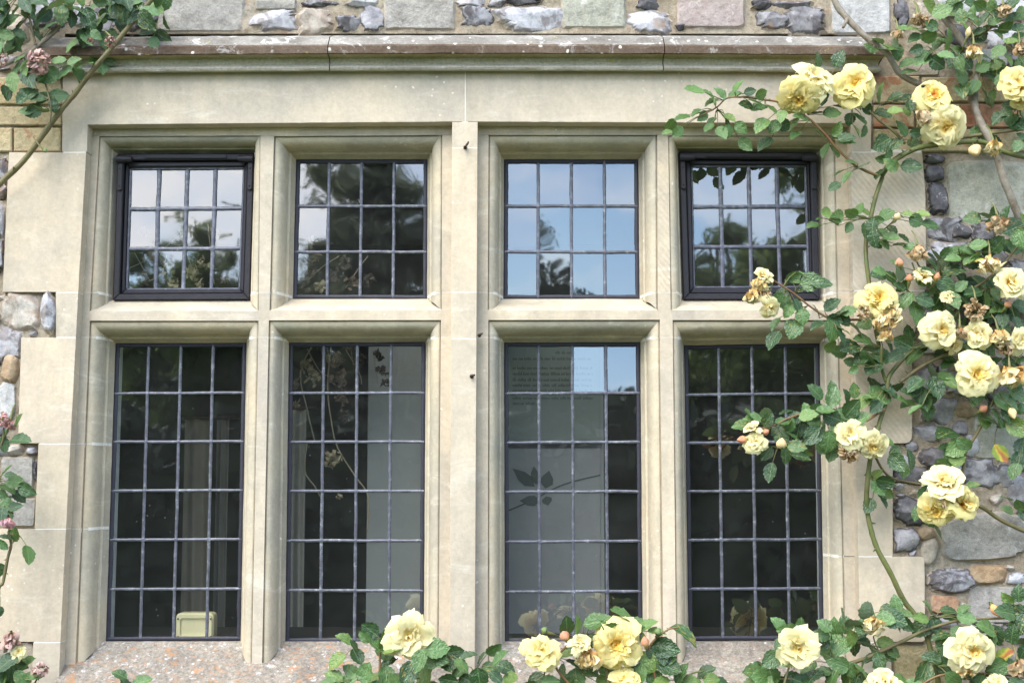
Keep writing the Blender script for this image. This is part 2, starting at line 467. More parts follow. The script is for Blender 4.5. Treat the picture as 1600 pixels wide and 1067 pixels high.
def make_glass():
    s = NT('old_window_glass'); w = s.pos(); r = s.rand()
    tr = s.n('ShaderNodeBsdfTransparent'); s.put(tr.inputs[0], (0.90, 0.93, 0.915))
    gl = s.n('ShaderNodeBsdfGlossy'); gl.inputs['Roughness'].default_value = 0.022
    gl.inputs['Color'].default_value = (0.95, 0.97, 1.0, 1)
    lw = s.n('ShaderNodeLayerWeight'); lw.inputs['Blend'].default_value = 0.5
    fk = s.math('ADD', s.math('MULTIPLY', s.math('POWER', lw.outputs['Facing'], 5.0), 0.80), 0.18)
    mx = s.n('ShaderNodeMixShader'); s.L(fk, mx.inputs[0]); s.L(tr.outputs[0], mx.inputs[1]); s.L(gl.outputs[0], mx.inputs[2])
    # dust and lime specks on the old panes
    df = s.n('ShaderNodeBsdfDiffuse'); s.put(df.inputs[0], (0.42, 0.42, 0.41))
    sp = s.math('MULTIPLY', s.ramp(s.voro(w, 62), [(0.045, 0.6), (0.085, 0.0)]), s.ramp(s.noise(w, 11, 2), [(0.5, 0.0), (0.62, 1.0)]))
    film = s.ramp(s.noise(w, 9, 6, 0.7), [(0.3, 0.012), (0.75, 0.036)])
    m2 = s.n('ShaderNodeMixShader'); s.L(s.math('ADD', sp, film, True), m2.inputs[0])
    s.L(mx.outputs[0], m2.inputs[1]); s.L(df.outputs[0], m2.inputs[2])
    s.L(m2.outputs[0], s.out.inputs[0])
    return s.m
M['glass'] = make_glass()

def make_leaf(name, dark, light, young, rough=0.34, trans=0.16):
    s = NT(name); r = s.rand()
    uv = s.attr('uvp', 'Vector')
    sx = s.n('ShaderNodeSeparateXYZ'); s.L(uv, sx.inputs[0])
    ax = s.math('ABSOLUTE', sx.outputs['X']); v = sx.outputs['Y']
    c = s.ramp(r, [(0.0, dark), (0.28, dark), (0.6, light), (0.86, tuple(1.25*q for q in light)), (0.97, young)])
    n = s.noise(uv, 5, 4)
    c = s.mix(s.ramp(n, [(0.35, 0.0), (0.7, 0.35)]), c, tuple(0.6*q for q in dark))
    sk = s.math('FRACT', s.math('MULTIPLY', r, 13.7))
    c = s.mix(s.math('MULTIPLY', s.ramp(s.noise(s.vadd(uv, s.map(uv, (0, 0, 0), (0, 0, 0), (3.1, 0, 0))), 4.5, 4), [(0.56, 0.0), (0.64, 0.8)]), s.ramp(sk, [(0.72, 0.0), (0.80, 1.0)])), c, (0.27, 0.22, 0.05))
    mid = s.ramp(ax, [(0.0, 0.75), (0.06, 0.0)])
    ph = s.math('SUBTRACT', s.math('MULTIPLY', v, 8.0), s.math('MULTIPLY', ax, 3.2))
    fr = s.math('ABSOLUTE', s.math('SUBTRACT', s.math('FRACT', ph), 0.5))
    side = s.ramp(fr, [(0.0, 0.4), (0.07, 0.0)])
    vein = s.math('MAXIMUM', s.math('MULTIPLY', mid, 0.8), s.math('MULTIPLY', side, 0.4))
    c = s.mix(vein, c, tuple(min(1, 1.9*q + 0.01) for q in light))
    back = s.n('ShaderNodeNewGeometry').outputs['Backfacing']
    c = s.mix(s.math('MULTIPLY', back, 0.75), c, (0.145, 0.19, 0.115))
    h = s.bump(fr, 0.12, 0.02)
    h = s.bump(s.noise(uv, 6, 2), 0.3, 0.04, h)
    s.put(s.b.inputs['Base Color'], c); s.put(s.b.inputs['Roughness'], s.math('ADD', s.math('MULTIPLY', back, 0.3), rough))
    s.b.inputs['Specular IOR Level'].default_value = 0.62
    s.L(h, s.b.inputs['Normal'])
    tl = s.n('ShaderNodeBsdfTranslucent'); s.put(tl.inputs[0], s.mix(0.5, c, (0.16, 0.26, 0.03)))
    mx = s.n('ShaderNodeMixShader'); mx.inputs[0].default_value = trans
    s.L(s.b.outputs[0], mx.inputs[1]); s.L(tl.outputs[0], mx.inputs[2]); s.L(mx.outputs[0], s.out.inputs[0])
    return s.m
M['leaf'] = make_leaf('rose_leaf', (0.036, 0.082, 0.028), (0.105, 0.195, 0.060), (0.19, 0.29, 0.065), 0.27)
M['leaf_pink_rose'] = make_leaf('rose_leaf_matt', (0.030, 0.074, 0.027), (0.08, 0.165, 0.052), (0.15, 0.25, 0.06), 0.42)
M['leaf_young'] = make_leaf('rose_leaf_young', (0.085, 0.17, 0.045), (0.13, 0.235, 0.07), (0.20, 0.29, 0.06), 0.3, 0.28)
def make_autumn():
    s = NT('rose_leaf_turning'); uv = s.attr('uvp', 'Vector')
    sx = s.n('ShaderNodeSeparateXYZ'); s.L(uv, sx.inputs[0])
    k = s.math('ADD', s.math('ABSOLUTE', sx.outputs['X']), s.math('MULTIPLY', s.noise(uv, 4, 4), 0.5))
    k = s.math('SUBTRACT', k, s.math('MULTIPLY', sx.outputs['Y'], 0.45))
    c = s.ramp(k, [(0.0, (0.36, 0.13, 0.05)), (0.2, (0.48, 0.24, 0.06)), (0.36, (0.50, 0.44, 0.05)), (0.6, (0.22, 0.30, 0.05))])
    return s.fin(c, 0.5, s.bump(s.noise(uv, 12, 4), 0.4, 0.03))
M['leaf_turning'] = make_autumn()

def make_petal(name, tip, mid, base, trans=0.36):
    s = NT(name); uv = s.attr('uvp', 'Vector'); t = s.attr('tone')
    sx = s.n('ShaderNodeSeparateXYZ'); s.L(uv, sx.inputs[0])
    v = sx.outputs['Y']
    k = s.math('SUBTRACT', s.math('ADD', v, s.math('MULTIPLY', s.noise(uv, 3, 3), 0.22)), s.math('MULTIPLY', t, 0.95))
    c = s.ramp(k, [(0.0, base), (0.30, mid), (0.70, tip), (1.0, tuple(min(0.93, q*1.02+0.01) for q in tip))])
    c = s.mix(s.math('MULTIPLY', s.rand(), 0.16), c, (0.88, 0.80, 0.58))
    st = s.noise(s.map(uv, (16, 1.2, 1)), 2.0, 4, 0.6)
    c = s.mix(1.0, c, s.ramp(st, [(0.3, 0.94), (0.7, 1.0)]), 'MULTIPLY')
    s.put(s.b.inputs['Base Color'], c); s.b.inputs['Roughness'].default_value = 0.6
    s.b.inputs['Specular IOR Level'].default_value = 0.25
    s.L(s.bump(st, 0.25, 0.02), s.b.inputs['Normal'])
    tl = s.n('ShaderNodeBsdfTranslucent'); s.put(tl.inputs[0], c)
    mx = s.n('ShaderNodeMixShader'); mx.inputs[0].default_value = trans
    s.L(s.b.outputs[0], mx.inputs[1]); s.L(tl.outputs[0], mx.inputs[2]); s.L(mx.outputs[0], s.out.inputs[0])
    return s.m
M['petal'] = make_petal('petal_yellow', (0.925, 0.81, 0.36), (0.91, 0.65, 0.11), (0.80, 0.30, 0.015))
M['petal_pale'] = make_petal('petal_cream', (0.93, 0.845, 0.48), (0.91, 0.69, 0.15), (0.83, 0.41, 0.03))
M['petal_dry'] = make_petal('petal_withered', (0.55, 0.42, 0.25), (0.44, 0.29, 0.14), (0.30, 0.15, 0.05), 0.08)
M['petal_fading'] = make_petal('petal_fading', (0.78, 0.70, 0.42), (0.70, 0.50, 0.18), (0.50, 0.26, 0.06), 0.14)
M['petal_pinkdry'] = make_petal('petal_pink_withered', (0.52, 0.33, 0.30), (0.40, 0.22, 0.19), (0.28, 0.13, 0.09), 0.08)
M['petal_pink'] = make_petal('petal_pink', (0.72, 0.42, 0.46), (0.66, 0.33, 0.36), (0.6, 0.3, 0.2), 0.15)
M['bud_red'] = make_petal('bud_red', (0.62, 0.24, 0.13), (0.76, 0.42, 0.14), (0.66, 0.52, 0.16), 0.08)
M['bud_yellow'] = make_petal('bud_apricot', (0.84, 0.58, 0.28), (0.86, 0.70, 0.32), (0.80, 0.66, 0.25), 0.1)
M['sepal'] = plain('sepal_green', (0.13, 0.19, 0.06), 0.6, 0, 0.3, 30, 0.1)
def make_cane(name, a, b, woody):
    s = NT(name); w = s.pos()
    c = s.mix(s.ramp(s.noise(w, 14, 5), [(0.35, 0.0), (0.65, 1.0)]), a, b)
    if woody:
        n = s.noise(w, 60, 7, 0.75)
        c = s.mix(s.ramp(n, [(0.4, 0.0), (0.65, 0.8)]), c, (0.33, 0.30, 0.25))
        h = s.bump(n, 0.8, 0.006)
    else:
        c = s.mix(s.ramp(s.noise(w, 42, 6, 0.75), [(0.5, 0.0), (0.64, 0.75)]), c, (0.17, 0.115, 0.06))
        h = s.bump(s.noise(w, 70, 5), 0.5, 0.003)
    return s.fin(c, 0.85 if woody else 0.5, h, 0, 0.35)
M['cane_green'] = make_cane('cane_green', (0.070, 0.092, 0.024), (0.155, 0.165, 0.05), False)
M['cane_olive'] = make_cane('cane_olive', (0.095, 0.088, 0.035), (0.175, 0.15, 0.065), False)
M['cane_wood'] = make_cane('cane_wood', (0.15, 0.115, 0.075), (0.27, 0.235, 0.18), True)
M['twig_red'] = make_cane('twig_red', (0.17, 0.075, 0.035), (0.22, 0.15, 0.06), False)
M['petiole'] = make_cane('petiole', (0.13, 0.17, 0.05), (0.20, 0.18, 0.07), False)
# ================================================================== ground, lawn, wall body, room
YB = 0.045           # face of the mullions, set back from the ashlar face at Y = 0
YG = 0.145           # plane of the leaded glass
def xz(x, y, Y=0.0):
    p = P(x, y, Y); return (p.x, p.z)

def lawn_mat():
    s = NT('mown_grass'); w = s.pos()
    c = s.mix(s.noise(w, 3, 6), (0.045, 0.085, 0.018), (0.085, 0.13, 0.03))
    return s.fin(c, 0.9, s.bump(s.noise(w, 120, 4), 0.8, 0.02))
b = MB(); b.add([(-900, 0.5, 0), (900, 0.5, 0), (900, -900, 0), (-900, -900, 0)], [(0, 3, 2, 1)])
tag(b.build('lawn', lawn_mat()), kind='structure')
b = MB(); b.add([(-900, 0.5, 0), (900, 0.5, 0), (900, 900, 0), (-900, 900, 0)], [(0, 1, 2, 3)])
tag(b.build('ground', plain('earth', (0.10, 0.075, 0.05))), kind='structure')
b = MB(); nx = 60
v = []; f = []
for j in range(7):
    for i in range(nx+1):
        x = -4 + 8*i/nx; y = 0.0 - 1.1*j/6
        z = 0.005 + 0.07*math.sin(math.pi*min(1, (j+0.6)/6.6)) * (0.7+0.6*mnoise.noise(Vector((x*5, y*5, 0))))
        if j == 6: z = 0.005
        v.append((x, y, z))
for j in range(6):
    for i in range(nx):
        a = j*(nx+1)+i; f.append((a, a+nx+1, a+nx+2, a+1))
b.add(v, f); tag(b.build('flower_bed', plain('soil', (0.065, 0.045, 0.03), 0.95, 0, 0.4, 20, 0.8), smooth=True), kind='structure')

# the wall: masonry body (its outer sheet of mortar) with the window opening left open
wall = empty('flint_wall', (0, 0.2, 0), 'old rubble and knapped flint wall in sandy mortar around the stone window', 'wall')
YM = 0.016
HL, HR = xz(84, 500)[0], xz(1353, 500)[0]
HT = P(800, 50, 0.0).z; HB = P(800, 1120, 0).z
b = MB()
for (x0, x1, z0, z1) in ((-4.2, HL, 0, 4.3), (HR, 4.2, 0, 4.3), (HL, HR, HT, 4.3), (HL, HR, 0, HB)):
    # front sheet cut fine so that the mortar can be uneven
    def cuts(a, c, lo, hi):
        out = [a]
        while out[-1] < c-1e-6:
            q = out[-1]; st = 0.011 if lo <= q < hi else 0.14
            if q < lo < q+st: st = lo-q
            out.append(min(c, q+st))
        return out
    xs, zs_ = cuts(x0, x1, -1.46, 1.46), cuts(z0, z1, 1.0, 2.95)
    nx, nz = len(xs)-1, len(zs_)-1
    v = []; f = []
    for j in range(nz+1):
        for i in range(nx+1):
            x = xs[i]; z = zs_[j]
            e = min(1, min(i, nx-i, j, nz-j)/1.0)
            q = 0.006*mnoise.noise(Vector((x*9, z*9, 3))) + 0.005*mnoise.noise(Vector((x*30, z*30, 1))) + 0.003*mnoise.noise(Vector((x*75, z*75, 6)))
            v.append((x, YM + q*e, z))
    for j in range(nz):
        for i in range(nx):
            a = j*(nx+1)+i; f.append((a, a+1, a+nx+2, a+nx+1))
    b.add(v, f)
    k = len(v)
    b.add([(x0,YM,z0),(x1,YM,z0),(x1,YM,z1),(x0,YM,z1),(x0,.42,z0),(x1,.42,z0),(x1,.42,z1),(x0,.42,z1)],
          [(0,4,5,1),(1,5,6,2),(2,6,7,3),(3,7,4,0),(4,7,6,5)])
b.build('mortar_face', M['mortar'], wall, smooth=True, sharp=60)

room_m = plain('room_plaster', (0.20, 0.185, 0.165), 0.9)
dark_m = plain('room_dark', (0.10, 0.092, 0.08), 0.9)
b = MB()
RX, RY0, RY1, RZ0, RZ1 = 3.2, 0.42, 4.6, 0.25, 3.0
b.box((-RX-.1, RY1, RZ0), (RX+.1, RY1+.1, RZ1)); b.box((-RX-.1, RY0+.003, RZ0), (-RX, RY1-.002, RZ1)); b.box((RX, RY0+.003, RZ0), (RX+.1, RY1-.002, RZ1))
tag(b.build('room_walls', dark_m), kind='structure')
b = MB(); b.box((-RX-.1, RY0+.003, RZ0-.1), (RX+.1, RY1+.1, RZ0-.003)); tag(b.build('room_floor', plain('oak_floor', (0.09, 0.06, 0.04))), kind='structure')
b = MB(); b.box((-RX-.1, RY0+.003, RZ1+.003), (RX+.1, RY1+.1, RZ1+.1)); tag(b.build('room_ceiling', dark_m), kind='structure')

# ================================================================== the stone window
M['reveal'] = plain('reveal_paint', (0.78, 0.79, 0.80), 0.7)
win = empty('stone_window', (0, 0.05, HB), 'four light mullioned limestone window with transom, hood mould and lichened sill', 'stone window')
GAP = 0.0007
LIGHTS = {   # outer edge of the moulding on the mullion face, pixels TL TR BR BL;  glass-side edge likewise
 'u1': (((155,213),(407,212),(404,486),(140,486)), ((184,241),(397,240),(390,468),(176,469))),
 'u2': (((428,213),(691,211),(690,485),(421,485)), ((463,250),(668,250),(667,467),(458,467))),
 'u3': (((763.5,211),(1027,211),(1028,485),(762,485)), ((788,250),(997,250),(999,467),(787,467))),
 'u4': (((1044,212),(1305,212),(1310,485),(1048,485)), ((1061,238),(1276,239),(1281,468),(1068,468))),
 'd1': (((140,501),(404,501),(393,1050),(117,1050)), ((181,537),(385,536),(376,1000),(166,1001))),
 'd2': (((420,500.5),(689,500),(685,1050),(409,1050)), ((452,536),(665,535),(662,1004),(446,1003))),
 'd3': (((763,500),(1031,499.5),(1037,1050),(762,1050)), ((788,536),(1000,535),(1004,1005),(789,1006))),
 'd4': (((1051,500),(1311,500),(1323,1050),(1057,1050)), ((1069,540),(1280,537),(1287,999),(1076,1000))),
}
OUT = {k: [P(*q, YB) for q in v[0]] for k, v in LIGHTS.items()}
INN = {k: [P(*q, YG) for q in v[1]] for k, v in LIGHTS.items()}
for k in ('u1', 'u4'):
    INN[k] = [P(*q, 0.118) for q in LIGHTS[k][1]]
REC = {'L': [P(*q, 0) for q in ((137,195),(706.5,190.5),(702,1055),(92,1055))],
       'R': [P(*q, 0) for q in ((746.5,190.5),(1330,193),(1345,1055),(742,1055))]}

PROF = [(0.0, 0.0), (0.0, 0.11), (0.035, 0.11), (0.06, 0.075), (0.12, 0.062), (0.22, 0.07), (0.34, 0.10), (0.45, 0.16), (0.545, 0.25), (0.615, 0.36),
        (0.655, 0.47), (0.672, 0.57), (0.672, 0.63), (0.70, 0.655), (0.80, 0.68), (0.83, 0.74), (0.86, 0.85), (1.0, 1.0)]
CHAM = [(0.0, 0.0), (0.01, 0.035), (0.05, 0.045), (0.30, 0.22), (0.58, 0.54), (0.72, 0.70), (0.86, 0.80), (0.9, 0.83), (1.0, 1.0)]
def lerp(a, b, t): return a + (b-a)*t
def strip(o0, o1, i0, i1, prof, y0, y1, t0=0.0, t1=1.0, n=None, back=0.0, flat0=False, flat1=False):
    """moulding run: from corner pair (o0, i0) to (o1, i1) between fractions t0..t1, mitred at its ends"""
    ln = (o1-o0).length * (t1-t0)
    n = n or max(2, int(ln/0.035))
    v = []; f = []; m = len(prof)
    for k in range(n+1):
        t = t0 + (t1-t0)*k/n
        a = lerp(o0, o1, t)
        # bed joints run level through the moulding, mitres follow the corner
        e0 = t_at(i0, i1, lerp(o0, o1, t0).z) if flat0 else t0
        e1 = t_at(i0, i1, lerp(o0, o1, t1).z) if flat1 else t1
        c = lerp(i0, i1, lerp(e0, e1, k/n))
        for (l, d) in prof:
            p = lerp(a, c, min(1, l+back*0.02)); p = Vector((p.x, y0 + (y1-y0)*d + back*0.0008, p.z))
            w = 0.0009*mnoise.noise(Vector((p.x*14, p.y*25, p.z*14))) + 0.0004*mnoise.noise(p*60)
            v.append((p.x + w, p.y, p.z + w))
    for k in range(n):
        for j in range(m-1):
            f.append((k*m+j, k*m+j+1, (k+1)*m+j+1, (k+1)*m+j))
    return v, f
def t_at(o0, o1, z): return (z-o0.z)/(o1.z-o0.z)

JZ = {k: P(800, k, YB).z for k in (457, 527, 693, 826)}
def moulding(key, side, splits=()):
    o, i = OUT[key], INN[key]
    q = {'top': (1, 0), 'left': (0, 3), 'bottom': (3, 2), 'right': (2, 1)}[side]
    o0, o1, i0, i1 = o[q[0]], o[q[1]], i[q[0]], i[q[1]]
    prof = CHAM if side == 'bottom' else PROF
    if side in ('left', 'right') and key[0] == 'u':      # the jamb roll runs straight down and dies into the sloping sill of the light
        i1 = i0 + (i1-i0)*((o1.z-i0.z)/(i1.z-i0.z)); dead = True
    else: dead = False
    y1 = i0.y
    ts = sorted([0.0, 1.0] + [t_at(o0, o1, z) for z in splits])
    ts = [t for t in ts if 0 <= t <= 1]
    L = (o1-o0).length
    for a, c in zip(ts[:-1], ts[1:]):
        g0 = 0 if a == 0 else 1.4*GAP/L; g1 = 0 if c == 1 else 1.4*GAP/L
        b = MB(); b.add(*strip(o0, o1, i0, i1, prof, YB, y1, a+g0, c-g1, flat0=a > 0, flat1=c < 1 or dead))
        mid = lerp(o0, o1, (a+c)/2); mid = Vector((mid.x, YB, mid.z))
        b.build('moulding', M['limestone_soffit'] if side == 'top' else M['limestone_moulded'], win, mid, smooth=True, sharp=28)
    if len(ts) > 2:
        for t in ts[1:-1]: jb.add(*strip(o0, o1, i0, i1, prof, YB, y1, t-0.004/L, t+0.004/L, n=1, back=1.0, flat0=True, flat1=True))
jb = MB()         # the pale lime joints, a hair behind the stone faces
for k in ('u1', 'u2', 'u3', 'u4'):
    moulding(k, 'top'); moulding(k, 'bottom'); moulding(k, 'left', (JZ[457],)); moulding(k, 'right', (JZ[457],))
for k in ('d1', 'd2', 'd3', 'd4'):
    sp = (JZ[527], JZ[693], JZ[826]) if k == 'd1' else (JZ[527],)
    moulding(k, 'top'); moulding(k, 'left', sp)
    moulding(k, 'right', (JZ[527], P(800, 869, YB).z) if k == 'd4' else (JZ[527],))

def edge_x(poly, z):
    """x of a polyline (points from top to bottom) at height z"""
    for a, c in zip(poly[:-1], poly[1:]):
        if c.z <= z <= a.z:
            return lerp(a.x, c.x, (z-a.z)/(c.z-a.z) if abs(c.z-a.z) > 1e-6 else 0)
    return poly[0].x if z > poly[0].z else poly[-1].x
def slab(name, left, right, z1, z0, y0, y1, m, gap=GAP, bev=0.0012, parent=None):
    """block between two polylines, from height z1 down to z0"""
    zs = [z1-gap] + sorted([p.z for p in left+right if z0+0.004 < p.z < z1-0.004], reverse=True) + [z0+gap]
    zz = [zs[0]]
    for a in zs[1:]:
        if zz[-1]-a > 0.003: zz.append(a)
    pl = [(edge_x(left, z), z) for z in zz]; pr = [(edge_x(right, z), z) for z in zz]
    poly = pl + list(reversed(pr))
    b = MB(); b.prism(poly, y0, y1, 0, bev)
    cx = sum(p[0] for p in poly)/len(poly); cz = sum(p[1] for p in poly)/len(poly)
    return b.build(name, m, parent or win, (cx, y0, cz))

zb = P(800, 1062, YB).z
# recessed order: left and right bands, top bands, mullions, transoms
for pair, ks in (('L', ('u1', 'u2', 'd1', 'd2')), ('R', ('u3', 'u4', 'd3', 'd4'))):
    U1, U2, D1, D2 = ks
    r = [Vector((p.x, YB, p.z)) for p in REC[pair]]
    ztop = max(r[0].z, r[1].z) + 0.01
    zu = min(OUT[U1][0].z, OUT[U1][1].z, OUT[U2][0].z, OUT[U2][1].z)
    # band over the lights
    b = MB(); o1, o2 = OUT[U1], OUT[U2]
    poly = [(r[0].x-.01, ztop), (r[1].x+.01, ztop), (r[1].x+.01, o2[1].z), (o2[1].x, o2[1].z), (o2[0].x, o2[0].z),
            (o1[1].x, o1[1].z), (o1[0].x, o1[0].z), (r[0].x-.01, o1[0].z)]
    b.prism(poly, YB, YB+0.11); b.build('recess_band', M['limestone'], win, (0.5*(r[0].x+r[1].x), YB, ztop))
    # bands beside
    lft = [Vector((r[0].x-.012, YB, ztop)), Vector((r[3].x-.012, YB, r[3].z))]
    rgt = [Vector((r[1].x+.012, YB, ztop)), Vector((r[2].x+.012, YB, r[2].z))]
    eL = [OUT[U1][0], OUT[U1][3], OUT[D1][0], OUT[D1][3]]
    eR = [OUT[U2][1], OUT[U2][2], OUT[D2][1], OUT[D2][2]]
    zsL = [OUT[U1][0].z, JZ[457], JZ[527], JZ[693], JZ[826], zb] if pair == 'L' else [OUT[U1][0].z, JZ[457], JZ[527], zb]
    zsR = [OUT[U2][1].z, JZ[457], JZ[527], zb] if pair == 'L' else [OUT[U2][1].z, JZ[457], P(800, 692, YB).z, P(800, 869, YB).z, zb]
    for a, c in zip(zsL[:-1], zsL[1:]): slab('recess_band', lft, eL, a, c, YB, YB+0.11, M['limestone'], bev=0)
    for a, c in zip(zsR[:-1], zsR[1:]): slab('recess_band', eR, rgt, a, c, YB, YB+0.11, M['limestone'], bev=0)
    # mullion between the two lights
    mL = [OUT[U1][1], OUT[U1][2], OUT[D1][1], OUT[D1][2]]; mR = [OUT[U2][0], OUT[U2][3], OUT[D2][0], OUT[D2][3]]
    ms = [OUT[U1][1].z, JZ[457], JZ[527], zb]
    for n, (a, c) in enumerate(zip(ms[:-1], ms[1:])):
        slab('mullion', mL, mR, a, c, YB, YB+0.19, M['limestone_tooled'] if (pair == 'R' and n == 0) else M['limestone'], bev=0)
    # transom bars
    for (U, D) in ((U1, D1), (U2, D2)):
        o, d = OUT[U], OUT[D]
        poly = [(o[3].x, o[3].z), (o[2].x, o[2].z), (d[1].x, d[1].z), (d[0].x, d[0].z)]
        b = MB(); b.prism(poly, YB, YB+0.10); b.build('transom', M['limestone'], win, (0.5*(o[3].x+o[2].x), YB, o[3].z))
    for (x0, x1, z1, z0) in ((mL, mR, ms[0], zb), (lft, eL, ms[0], zb), (eR, rgt, ms[0], zb)):
        for z in (JZ[457], JZ[527]):
            xa, xb = edge_x(x0, z), edge_x(x1, z)
            jb.prism([(xa, z+.01), (xb, z+.01), (xb, z-.01), (xa, z-.01)], YB+0.0004, YB+0.05)
    if pair == 'L':
        for z in (JZ[693], JZ[826]):
            xa, xb = edge_x(lft, z), edge_x(eL, z)
            jb.prism([(xa, z+.01), (xb, z+.01), (xb, z-.01), (xa, z-.01)], YB+0.0004, YB+0.05)
    # light cheeks behind the glass
    for D in (U1, U2, D1, D2):
        i = [Vector((p.x, YG+0.012, p.z)) for p in INN[D]]
        for (a, c, s) in ((i[0], i[3], -1), (i[1], i[2], 1)):
            b = MB(); b.box((0, 0, 0), (0, 0, 0))
            b = MB()
            w = 0.03
            b.add([a, c, c+Vector((s*.004, .075, 0)), a+Vector((s*.004, .075, 0)), a+Vector((s*w, 0, 0)), c+Vector((s*w, 0, 0)), c+Vector((s*w, .075, 0)), a+Vector((s*w, .075, 0))],
                  [(0,1,2,3), (3,2,6,7), (0,4,5,1)])
            b.build('inner_reveal', M['reveal'], win, a)

# ashlar order at the wall face
lintel_z = REC['L'][0].z
HB_Y = P(800, 113, 0).z
kz = REC['L'][1].z
def worn(pp, step=0.022, amp=0.0007):
    out = []
    for a, c in zip(pp, pp[1:]+pp[:1]):
        n = max(1, int(math.hypot(c[0]-a[0], c[1]-a[1])/step))
        for k in range(n):
            t = k/n; x, z = a[0]+(c[0]-a[0])*t, a[1]+(c[1]-a[1])*t
            q = amp*min(1, k*2)
            q *= 1 + 2.5*max(0, mnoise.noise(Vector((x*7, z*7, 8))))
            out.append((x+q*mnoise.noise(Vector((x*40, z*40, 1))), z+q*mnoise.noise(Vector((x*40, z*40, 5)))))
    return out
def poly_block(name, pts, y0=0.0, y1=0.11, m=None, bev=0.0008, parent=None, Y=0.0, rot=0.0):
    pp = worn([xz(*q, Y) for q in pts])
    b = MB(); b.prism(pp, y0, y1, 0, bev)
    cx = sum(p[0] for p in pp)/len(pp); cz = sum(p[1] for p in pp)/len(pp)
    return b.build(name, m or M['limestone'], parent or win, (cx, y0, cz))
poly_block('lintel', [(98,108), (726.6,106), (726.6,190.5), (706.5,190.5), (137,195), (136,237.5), (97,237.5)])
poly_block('lintel', [(727.4,106), (1362,108), (1361,237.5), (1329.5,237.5), (1330,193), (746.5,190.5), (727.4,190.5)])
# king mullion, down from the lintel in three stones
kl = [REC['L'][1], REC['L'][2]]; kr = [REC['R'][0], REC['R'][3]]
kzs = [kz, P(800, 231, 0).z, P(800, 456, 0).z, P(800, 529, 0).z, P(800, 1100, 0).z]
for a, c in zip(kzs[:-1], kzs[1:]):
    slab('king_mullion', kl, kr, a, c, 0.0, 0.2, M['limestone'])
    jb.prism([(edge_x(kl, c)+.001, c+.01), (edge_x(kr, c)-.001, c+.01), (edge_x(kr, c)-.001, c-.01), (edge_x(kl, c)+.001, c-.01)], 0.0004, 0.1)
jb.prism([xz(722,106), xz(731,106), xz(731,192), xz(722,192)], 0.0004, 0.1)
# jamb stones, long and short
poly_block('jamb_stone', [(14,238.5),(134.6,238.5),(122.5,456.4),(4,456.4)])
poly_block('jamb_stone', [(87,457.4),(122.4,457.4),(118.8,526.4),(87,526.4)])
poly_block('jamb_stone', [(33,527.6),(118.7,527.6),(110.2,692.4),(28,692.4)])
poly_block('jamb_stone', [(60,693.6),(110.1,693.6),(103.4,825.4),(54,825.4)])
poly_block('jamb_stone', [(-30,826.6),(103.3,826.6),(94.5,1002.4),(-30,1002.4)])
poly_block('jamb_stone', [(52,1003.6),(94.4,1003.6),(91,1090),(48,1090)])
for (jy, ja, jc) in ((238, 99, 134), (456.9, 88, 122), (527, 88, 118), (693, 61, 109.5), (826, 55, 103), (1003, 53, 94)):
    jb.prism([xz(ja, jy-4), xz(jc, jy-4), xz(jc, jy+4), xz(ja, jy+4)], 0.0004, 0.1)
rt = M['limestone_tooled']
poly_block('jamb_stone', [(1329.6,238.5),(1441,238.5),(1446,300),(1447,400),(1448,453.4),(1333.6,453.4)], m=rt)
poly_block('jamb_stone', [(1333.7,454.6),(1446,454.6),(1432,500),(1425,560),(1425,684),(1421,691),(1414,692.4),(1338.2,692.4)], m=rt)
poly_block('jamb_stone', [(1338.3,693.6),(1395,693.6),(1395,868.4),(1341.4,868.4)])
poly_block('jamb_stone', [(1341.5,869.6),(1441,869.6),(1444.5,873),(1446,998),(1442,1002.4),(1344,1002.4)])
poly_block('jamb_stone', [(1344.1,1003.6),(1393,1003.6),(1393,1090),(1345.6,1090)])
for (jy, ja, jc) in ((238, 1331, 1440), (454, 1335, 1445), (693, 1339, 1394), (869, 1342, 1394), (1003, 1345, 1392)):
    jb.prism([xz(ja, jy-4), xz(jc, jy-4), xz(jc, jy+4), xz(ja, jy+4)], 0.0004, 0.1)
jb.build('lime_joint', M['joint'], win, (0, 0.002, kz))

# sloping sill with its lichen crust
b = MB()
zg = P(800, 1001, YG).z; zf = P(800, 1040, YB).z
slope = (zg-zf)/(YG-YB)
x0, x1 = xz(89, 1040)[0], xz(1348, 1040)[0]
rows = [(YG+0.06, zg+0.002), (YG-0.012, zg-0.001), (YG-0.018, zg-0.006)]
for k in range(1, 27):
    y = lerp(YG-0.018, -0.065, k/26); rows.append((y, zg-0.006 + slope*(y-(YG-0.018))))
zz0 = rows[-1][1]
rows += [(-0.072, zz0-0.012), (-0.072, zz0-0.06), (-0.045, zz0-0.085), (0.03, zz0-0.09)]
nx = 330; v = []; f = []
for (y, z) in rows:
    for i in range(nx+1):
        x = lerp(x0, x1, i/nx)
        q = 0.005*mnoise.noise(Vector((x*16, y*16, 5))) + 0.0035*mnoise.noise(Vector((x*45, y*45, 2))) + 0.002*mnoise.noise(Vector((x*120, y*120, 7)))
        if y > YG-0.015: q *= 0.2
        v.append((x, y, z + q))
for j in range(len(rows)-1):
    for i in range(nx):
        a = j*(nx+1)+i; f.append((a, a+nx+1, a+nx+2, a+1))
b.add(v, f)
b.build('sill', M['sill'], win, (0, 0, zg), smooth=True)

